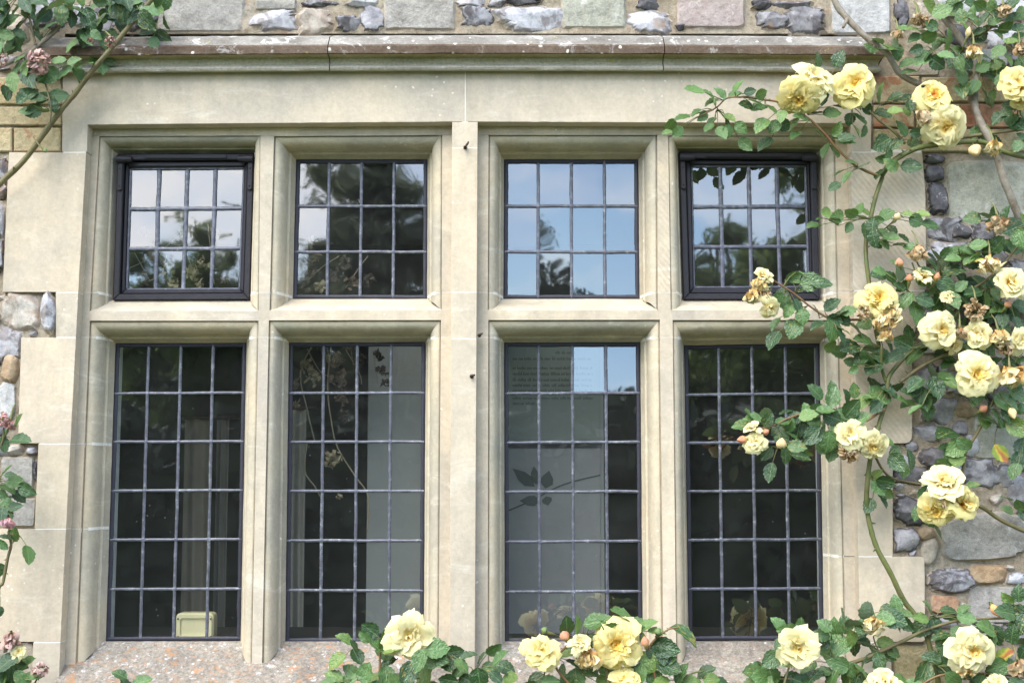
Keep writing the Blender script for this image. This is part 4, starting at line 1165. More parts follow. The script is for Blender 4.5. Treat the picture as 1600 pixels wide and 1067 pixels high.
ST = [
 # course above the hood mould
 (312, 14, 142, 72, RG, sq), (425, 30, 74, 34, FP, fl), (494, 29, 56, 40, FB, fl), (545, 35, 38, 24, FG, fl), (582, 27, 36, 40, FG, fl), (655, 12, 118, 68, RG, sq),
 (744, 25, 48, 34, FG, fl), (735, 2, 40, 14, FP, fl), (775, 3, 26, 14, FG, fl), (828, 26, 92, 34, FP, fl), (815, -2, 60, 12, FD, fl), (928, 10, 104, 66, RN, sq),
 (1016, 31, 60, 32, FP, fl), (1012, 4, 34, 20, FD, fl), (1112, 10, 112, 66, RP, sq), (1190, 4, 28, 18, FD, fl), (1196, 27, 24, 22, FG, fl), (1210, 30, 50, 26, FG, fl),
 (1262, 27, 60, 42, FG, fl), (1238, 6, 66, 14, FG, fl), (1348, 16, 96, 74, RW, sq), (1411, 18, 20, 48, FD, fl), (500, 4, 60, 12, FD, fl), (568, 3, 44, 12, FP, fl),
 (430, 5, 66, 16, RG, sq), (215, 20, 60, 50, FG, fl), (150, 30, 56, 44, FG, fl), (120, 20, 40, 40, FP, fl), (70, 20, 60, 50, FG, fl), (20, 40, 40, 44, RT, fl),
 (1500, 10, 70, 30, RW, sq), (1580, 12, 60, 34, FP, fl), (1452, 24, 36, 50, RT, sq), (1500, 52, 40, 30, FD, fl), (1560, 55, 60, 34, FP, fl), (1460, 70, 50, 34, RT, sq), (1540, 95, 76, 40, RW, dict(kind='flat', k=3, rough=.1, dome=.02)),
 (1600, 100, 50, 50, FG, fl), (1440, 105, 60, 24, RT, sq), (25, 98, 66, 26, FG, fl), (92, 98, 50, 20, RT, sq),
 # right of the window, between the green blocks
 (1463, 247, 32, 16, FD, fl), (1461, 270, 27, 25, FD, dict(kind='flint', k=4, rough=.12, dome=.026)), (1466, 308, 34, 48, FD, dict(kind='flint', k=3.4, rough=.2, dome=.03)),
 (1546, 297, 128, 98, RN, sq), (1476, 355, 52, 36, FG, fl), (1506, 360, 34, 24, FD, fl), (1540, 362, 44, 28, FD, fl), (1484, 393, 64, 34, FP, fl), (1590, 368, 60, 34, RT, fl), (1545, 405, 60, 40, FG, fl),
 (1512, 440, 110, 46, RT, sq), (1600, 430, 50, 50, FG, fl), (1470, 480, 44, 32, FG, fl), (1530, 490, 64, 36, FD, fl), (1590, 495, 50, 40, RG, fl), (1462, 530, 44, 44, RG, sq), (1520, 540, 58, 40, FG, fl),
 (1585, 550, 60, 50, RT, sq), (1450, 590, 36, 40, FG, fl), (1500, 598, 50, 36, FP, fl), (1572, 605, 64, 44, FD, fl), (1472, 640, 58, 42, FG, fl), (1512, 640, 34, 22, RO, dict(kind='round', rough=.15, dome=.02)),
 (1452, 677, 36, 24, FP, fl), (1504, 668, 26, 20, FG, fl), (1568, 682, 90, 70, RN, sq), (1520, 696, 22, 34, FP, fl), (1464, 714, 50, 28, FG, dict(kind='flint', k=2, rough=.15, dome=.03)),
 (1435, 742, 78, 24, FD, fl), (1530, 738, 66, 44, FG, fl), (1572, 745, 34, 30, FG, fl), (1598, 762, 38, 40, FP, fl), (1495, 738, 26, 28, FP, fl), (1424, 800, 52, 40, FD, dict(kind='flint', k=2, rough=.2, dome=.03, ang=-15)),
 (1476, 780, 40, 30, FG, fl), (1416, 842, 36, 34, FG, dict(kind='flint', k=3, rough=.16, dome=.03)), (1449, 835, 24, 18, RO, dict(kind='round', rough=.14, dome=.02)), (1454, 861, 26, 38, RT, dict(kind='round', k=2.2, rough=.1, dome=.018, ang=-20)),
 (1540, 838, 142, 70, RG, dict(kind='flat', k=3.4, rough=.10, dome=.022, ang=4)), (1490, 893, 22, 14, FG, fl), (1488, 908, 72, 30, FG, dict(kind='flint', k=3, rough=.16, dome=.034)), (1544, 898, 54, 26, RO, dict(kind='round', k=3, rough=.1, dome=.02)),
 (1590, 905, 26, 20, FP, fl), (1478, 944, 42, 28, M['brick_red'], dict(kind='flat', k=4, rough=.08, dome=.014)), (1562, 945, 90, 56, RG, sq), (1480, 973, 40, 20, FG, fl), (1540, 985, 50, 22, RG, fl), (1590, 990, 40, 26, FG, fl),
 (1455, 985, 22, 18, FD, fl), (1440, 1045, 84, 74, M['brick_yellow'], sq), (1530, 1040, 86, 66, RT, sq), (1600, 1045, 46, 60, RG, fl),
 # left of the window
 (4, 265, 14, 34, FG, fl), (2, 300, 14, 24, FD, fl), (-2, 345, 14, 50, FP, fl), (-3, 400, 12, 50, FG, fl), (30, 486, 58, 54, FB, dict(kind='flint', k=3.4, rough=.16, dome=.02)),
 (73, 488, 24, 62, FP, dict(kind='flint', k=2.2, rough=.14, dome=.036, ang=6)), (10, 537, 38, 52, FP, fl), (13, 575, 24, 42, RO, dict(kind='round', rough=.15, dome=.024)), (8, 625, 28, 60, RW, dict(kind='flat', k=3, rough=.1, dome=.016)),
 (3, 702, 20, 20, FG, fl), (21, 703, 20, 18, FB, fl), (47, 704, 20, 13, FG, fl), (24, 745, 52, 62, RG, sq), (54, 735, 8, 30, FD, fl), (30, 800, 46, 44, RG, sq), (22, 1035, 56, 60, RT, sq), (-10, 1000, 30, 24, RT, fl),
]
for cx, cy, w, h, m, kw in ST:
    stone(cx, cy, w, h, m, **kw)
# smaller stones pushed into the wide joints
rs = random.Random(23); done = []
for k in range(2600):
    px, py = rs.choice(((rs.uniform(1400, 1606), rs.uniform(300, 1067)), (rs.uniform(1400, 1606), rs.uniform(300, 1067)), (rs.uniform(230, 1400), rs.uniform(-4, 44)), (rs.uniform(-8, 80), rs.uniform(462, 820))))
    d = rs.uniform(11, 30)
    lim = 1452 if py < 500 else 1430 if py < 694 else 1398 if py < 868 else 1450 if py < 1004 else 1398
    if px > 1390 and px - d*.6 < lim: continue
    if px < 100 and (px + d*.6 > (84 if 460 < py < 525 else 28 if py < 693 else 52) or (690 > py > 530 and px > 20)): continue
    if 230 < px < 1400 and py + d*.45 > 47: continue
    if any((abs(px-s[0])/(s[2]*.52+d*.52))**2 + (abs(py-s[1])/(s[3]*.55+d*.5))**2 < 1.0 for s in ST): continue
    if any(math.hypot(px-a, py-b_) < (d+e)*.56 for a, b_, e in done): continue
    done.append((px, py, d))
    stone(px, py, d*rs.uniform(.9, 1.3), d*rs.uniform(.65, .95), rs.choice((FG, FG, FP, FD, FB, RT)), ang=rs.uniform(-25, 25), kind='flint', rough=.28, dome=.015, k=2.6, seed=k)
print('filler stones', len(done))
# brick dressings beside the lintel and over the jambs
def brick(pts, m, d=0.004):
    o = poly_block('brick', pts, YM-0.008-d*0.5, 0.08, M[m], 0.003, wall); return o
for pts, m in (([(-40,120),(95,120),(95,162),(-40,162)],'brick_yellow'), ([(-40,166),(95,166),(95,195),(-40,195)],'brick_yellow'), ([(20,199),(94,199),(94,236),(20,236)],'brick_yellow'),
               ([(-40,199),(17,199),(17,236),(-40,236)],'brick_yellow'), ([(1366,118),(1438,118),(1438,160),(1366,160)],'brick_yellow'), ([(1366,163),(1430,163),(1430,198),(1366,198)],'brick_yellow'),
               ([(1366,201),(1440,201),(1440,236),(1366,236)],'brick_yellow'), ([(1442,120),(1515,120),(1515,158),(1442,158)],'brick_yellow'), ([(1518,120),(1640,120),(1640,158),(1518,158)],'brick_yellow'),
               ([(1434,162),(1500,162),(1500,198),(1434,198)],'brick_yellow'), ([(1503,162),(1640,162),(1640,198),(1503,198)],'brick_red'), ([(1443,201),(1530,201),(1530,236),(1443,236)],'brick_yellow'), ([(1533,201),(1640,201),(1640,236),(1533,236)],'brick_yellow')):
    brick(pts, m)
# smaller flints galleting the joints, and the wall going on beyond the frame: joined, uncounted
g = MB(); rs = random.Random(11)
def in_window(px, py): return 90 < px < 1350 and 40 < py < 1130
def chip(px, py, r, depth=0.012):
    c = P(px, py, 0); n = 7; off = rs.uniform(0, 9)
    o = [(math.cos(2*math.pi*i/n)*r*rs.uniform(.7, 1.2), math.sin(2*math.pi*i/n)*r*.75*rs.uniform(.7, 1.2)) for i in range(n)]
    v = [Vector((c.x+x, YM+.006, c.z+z)) for x, z in o] + [Vector((c.x+x*.7, YM-depth*.7, c.z+z*.7)) for x, z in o] + [Vector((c.x, YM-depth, c.z))]
    g.add(v, [(i, (i+1) % n, n+(i+1) % n, n+i) for i in range(n)] + [(n+i, n+(i+1) % n, 2*n) for i in range(n)], 0, None, [1.0]*n+[.8]*n+[0.0])
for k in range(150):
    px, py = rs.choice(((rs.uniform(1400, 1600), rs.uniform(240, 1067)), (rs.uniform(240, 1400), rs.uniform(0, 46)), (rs.uniform(-10, 60), rs.uniform(460, 820))))
    if any(abs(px-s[0]) < s[2]*.5+5 and abs(py-s[1]) < s[3]*.5+5 for s in ST): continue
    if px > 1390 and py > 240 and px < 1450: continue
    if 30 < px < 130: continue
    chip(px, py, rs.uniform(.004, .009))
tag(g.build('gallet_chips', FG, wall, (0, 0, 2)), kind='stuff')
g = MB()
for k in range(900):
    px, py = rs.uniform(-900, 2500), rs.uniform(-760, 1900)
    if -45 < px < 1650 and -30 < py < 1090: continue
    chip(px, py, rs.uniform(.02, .055), 0.03)
tag(g.build('far_flints', FG, wall, (0, 0, 2)), kind='stuff')
# ================================================================== roses: leaf, bloom and cane builders
def leaflet_mesh(name, m, wid, curl, fold, seed):
    rs = random.Random(seed); rows = 11; cols = (-1, -.55, 0, .55, 1)
    v = []; uv = []; f = []
    for j in range(rows+1):
        t = j/rows
        w = wid*(math.sin(math.pi*min(1, t**0.82))**0.72) if 0 < t < 1 else 0.0
        if t > .86: w *= 0.92
        for c in cols:
            x = c*w
            if abs(c) == 1: x *= 1 + (0.07 if j % 2 else -0.05)
            z = fold*abs(x) - curl*t*t + 0.02*math.sin(t*19)*abs(c) + 0.02*math.sin(seed+3*t+2*c)
            v.append((x, t + (0.018 if (abs(c) == 1 and j % 2) else 0), z)); uv.append((c*w/wid if wid else 0, t, seed*0.37))
    n = len(cols)
    for j in range(rows):
        for i in range(n-1): f.append((j*n+i, j*n+i+1, (j+1)*n+i+1, (j+1)*n+i))
    return mesh_from(name, v, f, m, smooth=True, uv=uv)
LEAF = {}
for nm in ('leaf', 'leaf_young', 'leaf_turning', 'leaf_pink_rose'):
    LEAF[nm] = [leaflet_mesh('leaflet', M[nm], wd, cu, fo, i) for i, (wd, cu, fo) in enumerate(((.37, .10, .25), (.42, .22, .18), (.34, .02, .35), (.40, -.08, .22), (.45, .30, .10), (.36, .18, .42)))]
    if nm == 'leaf_pink_rose':
        LEAF[nm] = [leaflet_mesh('leaflet', M[nm], wd, cu, fo, i+20) for i, (wd, cu, fo) in enumerate(((.32, .12, .25), (.36, .25, .2), (.30, .05, .35), (.35, .3, .22)))]
def place(o, parent, pos, d, n, scale):
    d = d.normalized(); x = d.cross(n)
    if x.length < 1e-4: x = d.orthogonal()
    x.normalize(); z = x.cross(d)
    mat = Matrix((x, d, z)).transposed().to_4x4() @ Matrix.Diagonal((scale, scale, scale, 1))
    sc.collection.objects.link(o); o.parent = parent
    o.matrix_basis = Matrix.Translation(pos - WL[parent]) @ mat
    WL[o] = pos
def leaf_normal(sp=0.5):
    return Vector((random.gauss(-.05, sp), -0.72 + random.gauss(0, .2), 0.60 + random.gauss(0, sp*.8))).normalized()
def leaf(plant, base, pts, Y=-0.08, mt='leaf', size=32, sp=0.68):
    """a compound leaf: petiole from the base pixel to each leaflet; leaflets given by their centre pixels (and size)"""
    Yb = Y + 0.02
    bp = P(*base, Yb)
    b = MB(); todo = []
    for q in pts:
        s = (q[2] if len(q) > 2 else size)*ru(.92, 1.12); m2 = q[3] if len(q) > 3 else mt
        y = Y + random.gauss(0, 0.018)
        c = P(q[0], q[1], y)
        ax = Vector((q[0]-base[0], 0, -(q[1]-base[1])))
        if ax.length < 3: ax = Vector((ru(-1, 1), 0, -1))
        a = math.atan2(ax.z, ax.x) + random.gauss(0, .35)
        d = Vector((math.cos(a), -abs(random.gauss(0.12, .3)), math.sin(a)-0.12)).normalized()
        L = 0.87*s*PX(y)/max(0.72, math.hypot(d.x, d.z))
        st = c - d*L*0.5
        todo.append((st, d, L, m2))
        mid = lerp(bp, st, .5) + Vector((ru(-.004, .004), ru(-.006, .002), ru(.0, .006)))
        b.tube([bp, mid, st], [0.0014, 0.0011, 0.0009], 5)
    lf = b.build('leaf', M['petiole'], plant, bp, smooth=True)
    for st, d, L, m2 in todo:
        o = bpy.data.objects.new('leaflet', random.choice(LEAF[m2]))
        place(o, lf, st, d, leaf_normal(sp), L)
    return lf
def cane(plant, pts, r0, r1, m, Y=None, thorns=8, name='cane', per=6):
    """pts: (px, py, depth)"""
    ln = smooth_line([P(*p) for p in pts], per); n = len(ln)
    b = MB(); rr = [lerp(r0, r1, i/(n-1))*(1+0.17*mnoise.noise(Vector((i*.75, r0*900, pts[0][0])))) for i in range(n)]
    ln = [p + Vector((mnoise.noise(p*9), 0, mnoise.noise(p*9+Vector((5,5,5)))))*min(.008, r0*1.1) for p in ln]
    b.tube(ln, rr, 9 if r0 > .004 else 6)
    for k in range(thorns):
        i = random.randint(1, n-2); t = (ln[i+1]-ln[i-1]).normalized(); a = ru(0, 6.28)
        s = t.orthogonal().normalized(); u = t.cross(s); o = (s*math.cos(a)+u*math.sin(a)); r = rr[i]
        q = ln[i]+o*r*.8; L = r*1.1+.0048
        b.add([q+t*r*.6, q-t*r*.6+s*0, q+t.cross(o)*r*.3, q-t.cross(o)*r*.3, q+o*L-t*L*.35], [(0,2,4), (2,1,4), (1,3,4), (3,0,4)])
    return b.build(name, m, plant, ln[0], smooth=True)

def petal_grid(wid, cup, curl, ruff, seed, nu=5, nv=6, notch=.05):
    v = []; uv = []; f = []
    for j in range(nv+1):
        t = j/nv
        w = wid*(0.22 + 0.78*math.sin(math.pi*0.5*min(1, t*1.25))**0.9) * (1 if t < .8 else math.sqrt(max(0.06, 1-((t-.8)/.235)**2)))
        for i in range(nu+1):
            c = -1+2*i/nu
            x = c*w; y = t*(1-0.06*c*c) - notch*(1-abs(c))*(t > .95)
            z = cup*(x*x)*1.4 - curl*max(0, t-.45)**2*1.9 + 0.13*t*(1-t)*4*cup
            z += ruff*t*mnoise.noise(Vector((c*1.8+seed*7, t*2.4, seed*3.3)))
            if abs(c) > .9: z -= curl*.25*t
            v.append(Vector((x, y, z))); uv.append((c, t, seed*.7))
    for j in range(nv):
        for i in range(nu): f.append((j*(nu+1)+i, j*(nu+1)+i+1, (j+1)*(nu+1)+i+1, (j+1)*(nu+1)+i))
    return v, f, uv
def petal_mats(layers, seed, jit=1.0):
    """transforms of petals, flower axis +Z, radius about 1: (matrix, layer tone)"""
    rs = random.Random(seed); out = []; a0 = rs.uniform(0, 6)
    for (n, L, phi, tone) in layers:
        a0 += 2.4
        for k in range(n):
            a = a0 + 2*math.pi*k/n + rs.gauss(0, .13)*jit
            ph = R(phi + rs.gauss(0, 8)*jit); l = L*rs.uniform(.88, 1.1)
            d = Vector((math.cos(a)*math.sin(ph), math.sin(a)*math.sin(ph), math.cos(ph)))
            nrm = Vector((-math.cos(a)*math.cos(ph), -math.sin(a)*math.cos(ph), math.sin(ph)))   # inner face
            x = d.cross(nrm).normalized()
            x = (Matrix.Rotation(rs.gauss(0, .22)*jit, 3, d) @ x); nn = x.cross(d)
            mat = Matrix((x, d, nn)).transposed().to_4x4() @ Matrix.Diagonal((l, l, l, 1))
            out.append((Matrix.Translation(Vector((math.cos(a), math.sin(a), 0))*0.05*(1-tone) + Vector((0, 0, -0.1*(1-tone)))) @ mat, tone))
    return out
OUTER = {
 'open': [(6, 1.0, 84, 0.0), (6, .95, 70, 0.0)],
 'half': [(5, 1.0, 66, 0.0), (5, .98, 46, 0.0)],
 'flat': [(7, 1.0, 92, 0.0), (6, .96, 78, 0.0)],
}
INNER = {
 'open': [(8, .88, 60, .08), (9, .76, 49, .22), (10, .66, 39, .40), (9, .55, 29, .6), (8, .44, 18, .8), (6, .32, 8, 1.0)],
 'half': [(6, .94, 36, .08), (6, .86, 27, .22), (6, .76, 19, .4), (6, .64, 12, .65), (4, .5, 6, .85)],
 'flat': [(8, .92, 68, .03), (9, .80, 60, .15), (10, .68, 52, .35), (9, .52, 44, .7), (7, .36, 34, 1.0)],
}
PET_OUT = {}; CORE = {}
def get_petals(mt):
    if mt not in PET_OUT:
        PET_OUT[mt] = []
        for i, (w, cu, cl, rf) in enumerate(((.50, .35, .45, .16), (.46, .5, .25, .2), (.54, .22, .62, .14), (.48, .6, .1, .24), (.44, .3, .8, .2))):
            v, f, uv = petal_grid(w, cu, cl, rf, i+1); PET_OUT[mt].append(mesh_from('petal', v, f, M[mt], smooth=True, uv=uv, attr=[0.0]*len(v)))
    return PET_OUT[mt]
def get_core(mt, kind, var):
    k = (mt, kind, var)
    if k not in CORE:
        b = MB(); rs = random.Random(var*31+len(kind))
        for i, (mat, tone) in enumerate(petal_mats(INNER[kind], var*17+3, 1.25)):
            v, f, uv = petal_grid(rs.uniform(.27, .42), rs.uniform(.5, 1.1), rs.uniform(-.1, .6), .36, i+var*50, 4, 5, .10)
            b.add([mat @ p for p in v], f, 0, uv, [tone]*len(v))
        CORE[k] = b.mesh('bloom_core', M[mt], smooth=True)
    return CORE[k]
SEP = None
def sepal_mesh():
    global SEP
    if SEP is None:
        SEP = mesh_from('sepal', [(-.10, 0, 0), (.10, 0, 0), (.13, .25, .03), (-.13, .25, .03), (.07, .6, -.02), (-.07, .6, -.02), (0, 1.0, -.12)], [(0,1,2,3), (3,2,4,5), (5,4,6)], M['sepal'], smooth=True)
    return SEP
def ori(axis, roll):
    z = axis.normalized(); x = z.orthogonal().normalized(); y = z.cross(x)
    return Matrix((x, y, z)).transposed() @ Matrix.Rotation(roll, 3, 'Z')
def bloom(plant, px, py, dia, face=(0, -1, .1), kind='open', mt='petal', Y=-0.12, name='rose_bloom', stem=None):
    """flower of diameter dia pixels centred at px, py and facing the direction given"""
    r = dia*0.5*PX(Y)*1.02
    ax = (Vector(face).normalized() + Vector((ru(-.18, .18), 0, ru(-.12, .18)))).normalized(); c = P(px, py, Y) - ax*r*0.30
    rot = ori(ax, ru(0, 6.28))
    core = bpy.data.objects.new(name, get_core(mt, kind, random.randint(0, 2)))
    sc.collection.objects.link(core); core.parent = plant
    core.matrix_basis = Matrix.Translation(c - WL[plant]) @ rot.to_4x4() @ Matrix.Scale(r, 4); WL[core] = c
    for mat, tone in petal_mats(OUTER[kind], random.randint(0, 999)):
        o = bpy.data.objects.new('petal', random.choice(get_petals(mt)))
        sc.collection.objects.link(o); o.parent = core; o.matrix_basis = mat
    for k in range(5):
        o = bpy.data.objects.new('sepal', sepal_mesh()); sc.collection.objects.link(o); o.parent = core
        a = 2*math.pi*k/5; d = Vector((math.cos(a)*.8, math.sin(a)*.8, -.6)).normalized(); x = d.cross(Vector((0, 0, 1))).normalized(); n = x.cross(d)
        o.matrix_basis = Matrix.Translation((0, 0, -.12)) @ Matrix((x, d, n)).transposed().to_4x4() @ Matrix.Scale(.55, 4)
    b = MB(); hip = c - ax*r*.12
    e = P(*stem, Y+.04) if stem else c - ax*r*1.1 + Vector((ru(-.01, .01), .03, -.05))
    b.tube([hip, hip-ax*r*.22, hip-ax*r*.4, lerp(hip-ax*r*.4, e, .5)+Vector((0, .004, 0)), e], [r*.13, r*.17, .0024, .0020, .0020], 7)
    b.build('flower_stalk', M['petiole'], plant, e, smooth=True)
    return core
def withered(plant, px, py, w, h, mt='petal_dry', Y=-0.11, ball=False, stem=None):
    """crumpled spent flower, hanging; w x h pixels"""
    b = MB(); rs = random.Random(int(px*3+py)); c = P(px, py, Y); sx, sz = w*.5*PX(Y), h*.5*PX(Y)
    for k in range(34 if ball else 26):
        if ball:
            d = Vector((rs.gauss(0, 1), rs.gauss(-.3, 1), rs.gauss(0, 1))).normalized()
            o = c + Vector((d.x*sx*.45, d.y*sx*.45, d.z*sz*.45)); L = sx*rs.uniform(.5, .75)
        else:
            d = Vector((rs.gauss(0, .42), rs.gauss(-.15, .42), -1)).normalized()
            o = c + Vector((rs.gauss(0, .22)*sx, rs.gauss(0, .2)*sx, sz*rs.uniform(.3, .95))); L = sz*rs.uniform(.7, 1.35)
        v, f, uv = petal_grid(rs.uniform(.2, .42), rs.uniform(.8, 2.2), rs.uniform(-.5, .9), .75, rs.randint(0, 999), 4, 5, .12)
        n = Vector((rs.gauss(0, 1), rs.gauss(-.8, .6), rs.gauss(0, .5))); x = d.cross(n).normalized(); n = x.cross(d)
        m = Matrix((x, d, n)).transposed().to_4x4() @ Matrix.Scale(L, 4)
        b.add([o + m @ p for p in v], f, 0, uv, [rs.uniform(0, .8)]*len(v))
    o = b.build('withered_bloom', M[mt], plant, c, smooth=True)
    b = MB(); top = c + Vector((0, .0, sz*.75)); e = P(*stem, Y+.03) if stem else top + Vector((ru(-.01, .01), .02, .045))
    b.tube([top-Vector((0, 0, .006)), top+Vector((0, 0, .004)), lerp(top, e, .5)+Vector((0, -.004, .008)), e], [.004, .0036, .0018, .0016], 6); b.build('flower_stalk', M['petiole'], plant, e, smooth=True)
    for k in range(4):
        q = bpy.data.objects.new('sepal', sepal_mesh()); a = ru(0, 6.28)
        place(q, o, top, Vector((math.cos(a), math.sin(a), rs.uniform(-.2, .8))), Vector((0, 0, 1)), .016)
    return o
BUD = {}
def bud(plant, px, py, w, h, mt='bud_red', Y=-0.12, axis=(0, -.3, 1), stem=None):
    if mt not in BUD:
        v = []; uv = []; f = []; n = 12; rows = 9
        for j in range(rows+1):
            t = j/rows; r = .5*math.sin(math.pi*min(.97, .06+t*.94))**.75*(1.08-.35*t)
            for i in range(n):
                a = 2*math.pi*i/n + t*1.1; q = r*(1+.10*math.cos(3*a))
                v.append((q*math.cos(a), q*math.sin(a), t-.5)); uv.append((math.cos(a), t, 0))
        for j in range(rows):
            for i in range(n): f.append((j*n+i, j*n+(i+1) % n, (j+1)*n+(i+1) % n, (j+1)*n+i))
        f.append(tuple(rows*n+i for i in range(n)))
        BUD[mt] = mesh_from('bud', v, f, M[mt], smooth=True, uv=uv, attr=[0.0]*len(v))
    c = P(px, py, Y); ax = Vector(axis).normalized()
    o = bpy.data.objects.new('rose_bud', BUD[mt]); sc.collection.objects.link(o); o.parent = plant; WL[o] = c
    o.matrix_basis = Matrix.Translation(c-WL[plant]) @ ori(ax, ru(0, 6)).to_4x4() @ Matrix.Diagonal((w*PX(Y), w*PX(Y), h*PX(Y), 1))
    base = c - ax*h*.48*PX(Y)
    for k in range(5):
        q = bpy.data.objects.new('sepal', sepal_mesh()); a = 2*math.pi*k/5
        s = ax.orthogonal().normalized(); u = ax.cross(s); dd = (s*math.cos(a)+u*math.sin(a))
        WLo = WL[o]; sc.collection.objects.link(q); q.parent = o
        q.matrix_basis = Matrix.Translation((0, 0, -.47)) @ Matrix((Vector((-math.sin(a), math.cos(a), 0)), Vector((math.cos(a)*.5, math.sin(a)*.5, .75)).normalized(), Vector((math.cos(a)*.75, math.sin(a)*.75, -.5)).normalized())).transposed().to_4x4() @ Matrix.Scale(.8, 4)
    b = MB(); e = P(*stem, Y+.03) if stem else base - ax*.04 + Vector((0, .02, 0))
    b.tube([base+ax*.002, base-ax*.005, lerp(base, e, .5)+Vector((0, -.003, 0)), e], [w*.22*PX(Y), w*.24*PX(Y), .0016, .0015], 6); b.build('flower_stalk', M['petiole'], plant, e, smooth=True)
    return o

# ------------------------------------------------------------------ the yellow climber right of the window
cl = empty('climbing_rose', (1.18, -0.12, 0.03), 'yellow climbing rose trained up the flint wall right of the window, full of open blooms', 'climbing rose')
G_, O_, W_ = M['cane_green'], M['cane_olive'], M['cane_wood']
cane(cl, [(1290,-60,-.10), (1305,2,-.09), (1325,30,-.10), (1352,58,-.11), (1385,82,-.10), (1412,118,-.06), (1470,150,-.04)], .0085, .0080, W_, thorns=1)
cane(cl, [(1325,28,-.10), (1318,42,-.12)], .006, .0045, W_, thorns=0, name='cane_stub')
cane(cl, [(1600,352,-.03), (1590,325,-.05), (1572,283,-.06), (1562,255,-.06), (1548,225,-.07), (1530,190,-.06), (1522,160,-.05), (1525,110,-.04), (1500,60,-.05), (1470,20,-.05), (1440,-40,-.05)], .0115, .0085, W_, thorns=1)
cane(cl, [(1660,420,-.03), (1620,380,-.03), (1598,345,-.03)], .0115, .0115, W_, thorns=0)
cane(cl, [(1480,1900,-.10), (1475,1400,-.10), (1466,1100,-.09), (1450,1000,-.08), (1430,960,-.07), (1412,936,-.07), (1385,885,-.08), (1364,840,-.08), (1354,790,-.08), (1358,740,-.09), (1364,700,-.09), (1378,660,-.08), (1388,620,-.07), (1389,590,-.07), (1400,570,-.06), (1420,550,-.06), (1470,520,-.05), (1520,450,-.05)], .0075, .0052, G_, thorns=9)
cane(cl, [(1385,596,-.07), (1378,572,-.08), (1378,540,-.09)], .0045, .004, G_, thorns=2)
cane(cl, [(1406,598,-.07), (1440,572,-.08), (1470,556,-.08), (1510,540,-.07), (1560,520,-.06)], .0052, .0042, O_, thorns=5)
cane(cl, [(1376,276,-.06), (1392,256,-.07), (1420,240,-.08), (1450,228,-.08), (1490,222,-.08), (1530,223,-.07), (1565,235,-.07), (1640,255,-.06)], .0075, .0065, G_, thorns=7)
cane(cl, [(1378,278,-.06), (1366,310,-.06), (1358,345,-.06), (1353,375,-.05), (1353,410,-.06), (1357,440,-.06), (1362,480,-.06), (1372,540,-.05)], .0058, .0058, G_, thorns=7)
cane(cl, [(1640,195,-.05), (1575,204,-.06), (1530,212,-.06), (1490,215,-.06)], .005, .005, O_, thorns=3)
cane(cl, [(1415,226,-.09), (1395,205,-.10), (1372,185,-.10), (1358,172,-.11)], .0042, .0034, O_, thorns=4)
cane(cl, [(1372,275,-.07), (1340,260,-.09), (1310,235,-.10), (1290,212,-.11), (1265,188,-.12), (1225,163,-.12), (1190,156,-.12), (1160,152,-.13), (1135,154,-.13), (1118,170,-.13), (1085,186,-.13)], .0042, .0016, M['twig_red'], thorns=8)
cane(cl, [(1420,228,-.08), (1428,210,-.09), (1440,190,-.10)], .003, .0022, O_, thorns=0)
cane(cl, [(1362,700,-.08), (1380,735,-.06), (1400,748,-.04), (1440,755,-.04)], .0035, .003, O_, thorns=1)
cane(cl, [(1510,705,-.05), (1530,670,-.06), (1540,645,-.07), (1560,620,-.07)], .0045, .0035, O_, thorns=2)
cane(cl, [(1510,705,-.05), (1504,740,-.05), (1500,775,-.06), (1535,792,-.06), (1570,815,-.05), (1640,845,-.05)], .0045, .0058, O_, thorns=2)
cane(cl, [(1345,500,-.09), (1300,498,-.10), (1268,480,-.11), (1240,457,-.12), (1206,437,-.13)], .0036, .0022, M['twig_red'], thorns=4)
cane(cl, [(1384,640,-.09), (1340,662,-.11), (1300,648,-.12), (1255,647,-.13), (1232,653,-.14), (1206,665,-.15), (1185,668,-.15)], .0036, .0018, M['twig_red'], thorns=3)
cane(cl, [(1478,475,-.08), (1470,440,-.08), (1440,420,-.09), (1430,400,-.09)], .003, .002, O_, thorns=1)
cane(cl, [(1512,455,-.07), (1545,435,-.08), (1570,410,-.08), (1600,375,-.08)], .0036, .003, O_, thorns=1)
cane(cl, [(1600,580,-.05), (1580,560,-.06), (1540,530,-.06), (1500,510,-.06), (1470,520,-.05)], .004, .004, O_, thorns=1)
cane(cl, [(1520,60,-.06), (1545,45,-.07), (1570,20,-.08), (1600,-10,-.08)], .004, .003, O_, thorns=2)

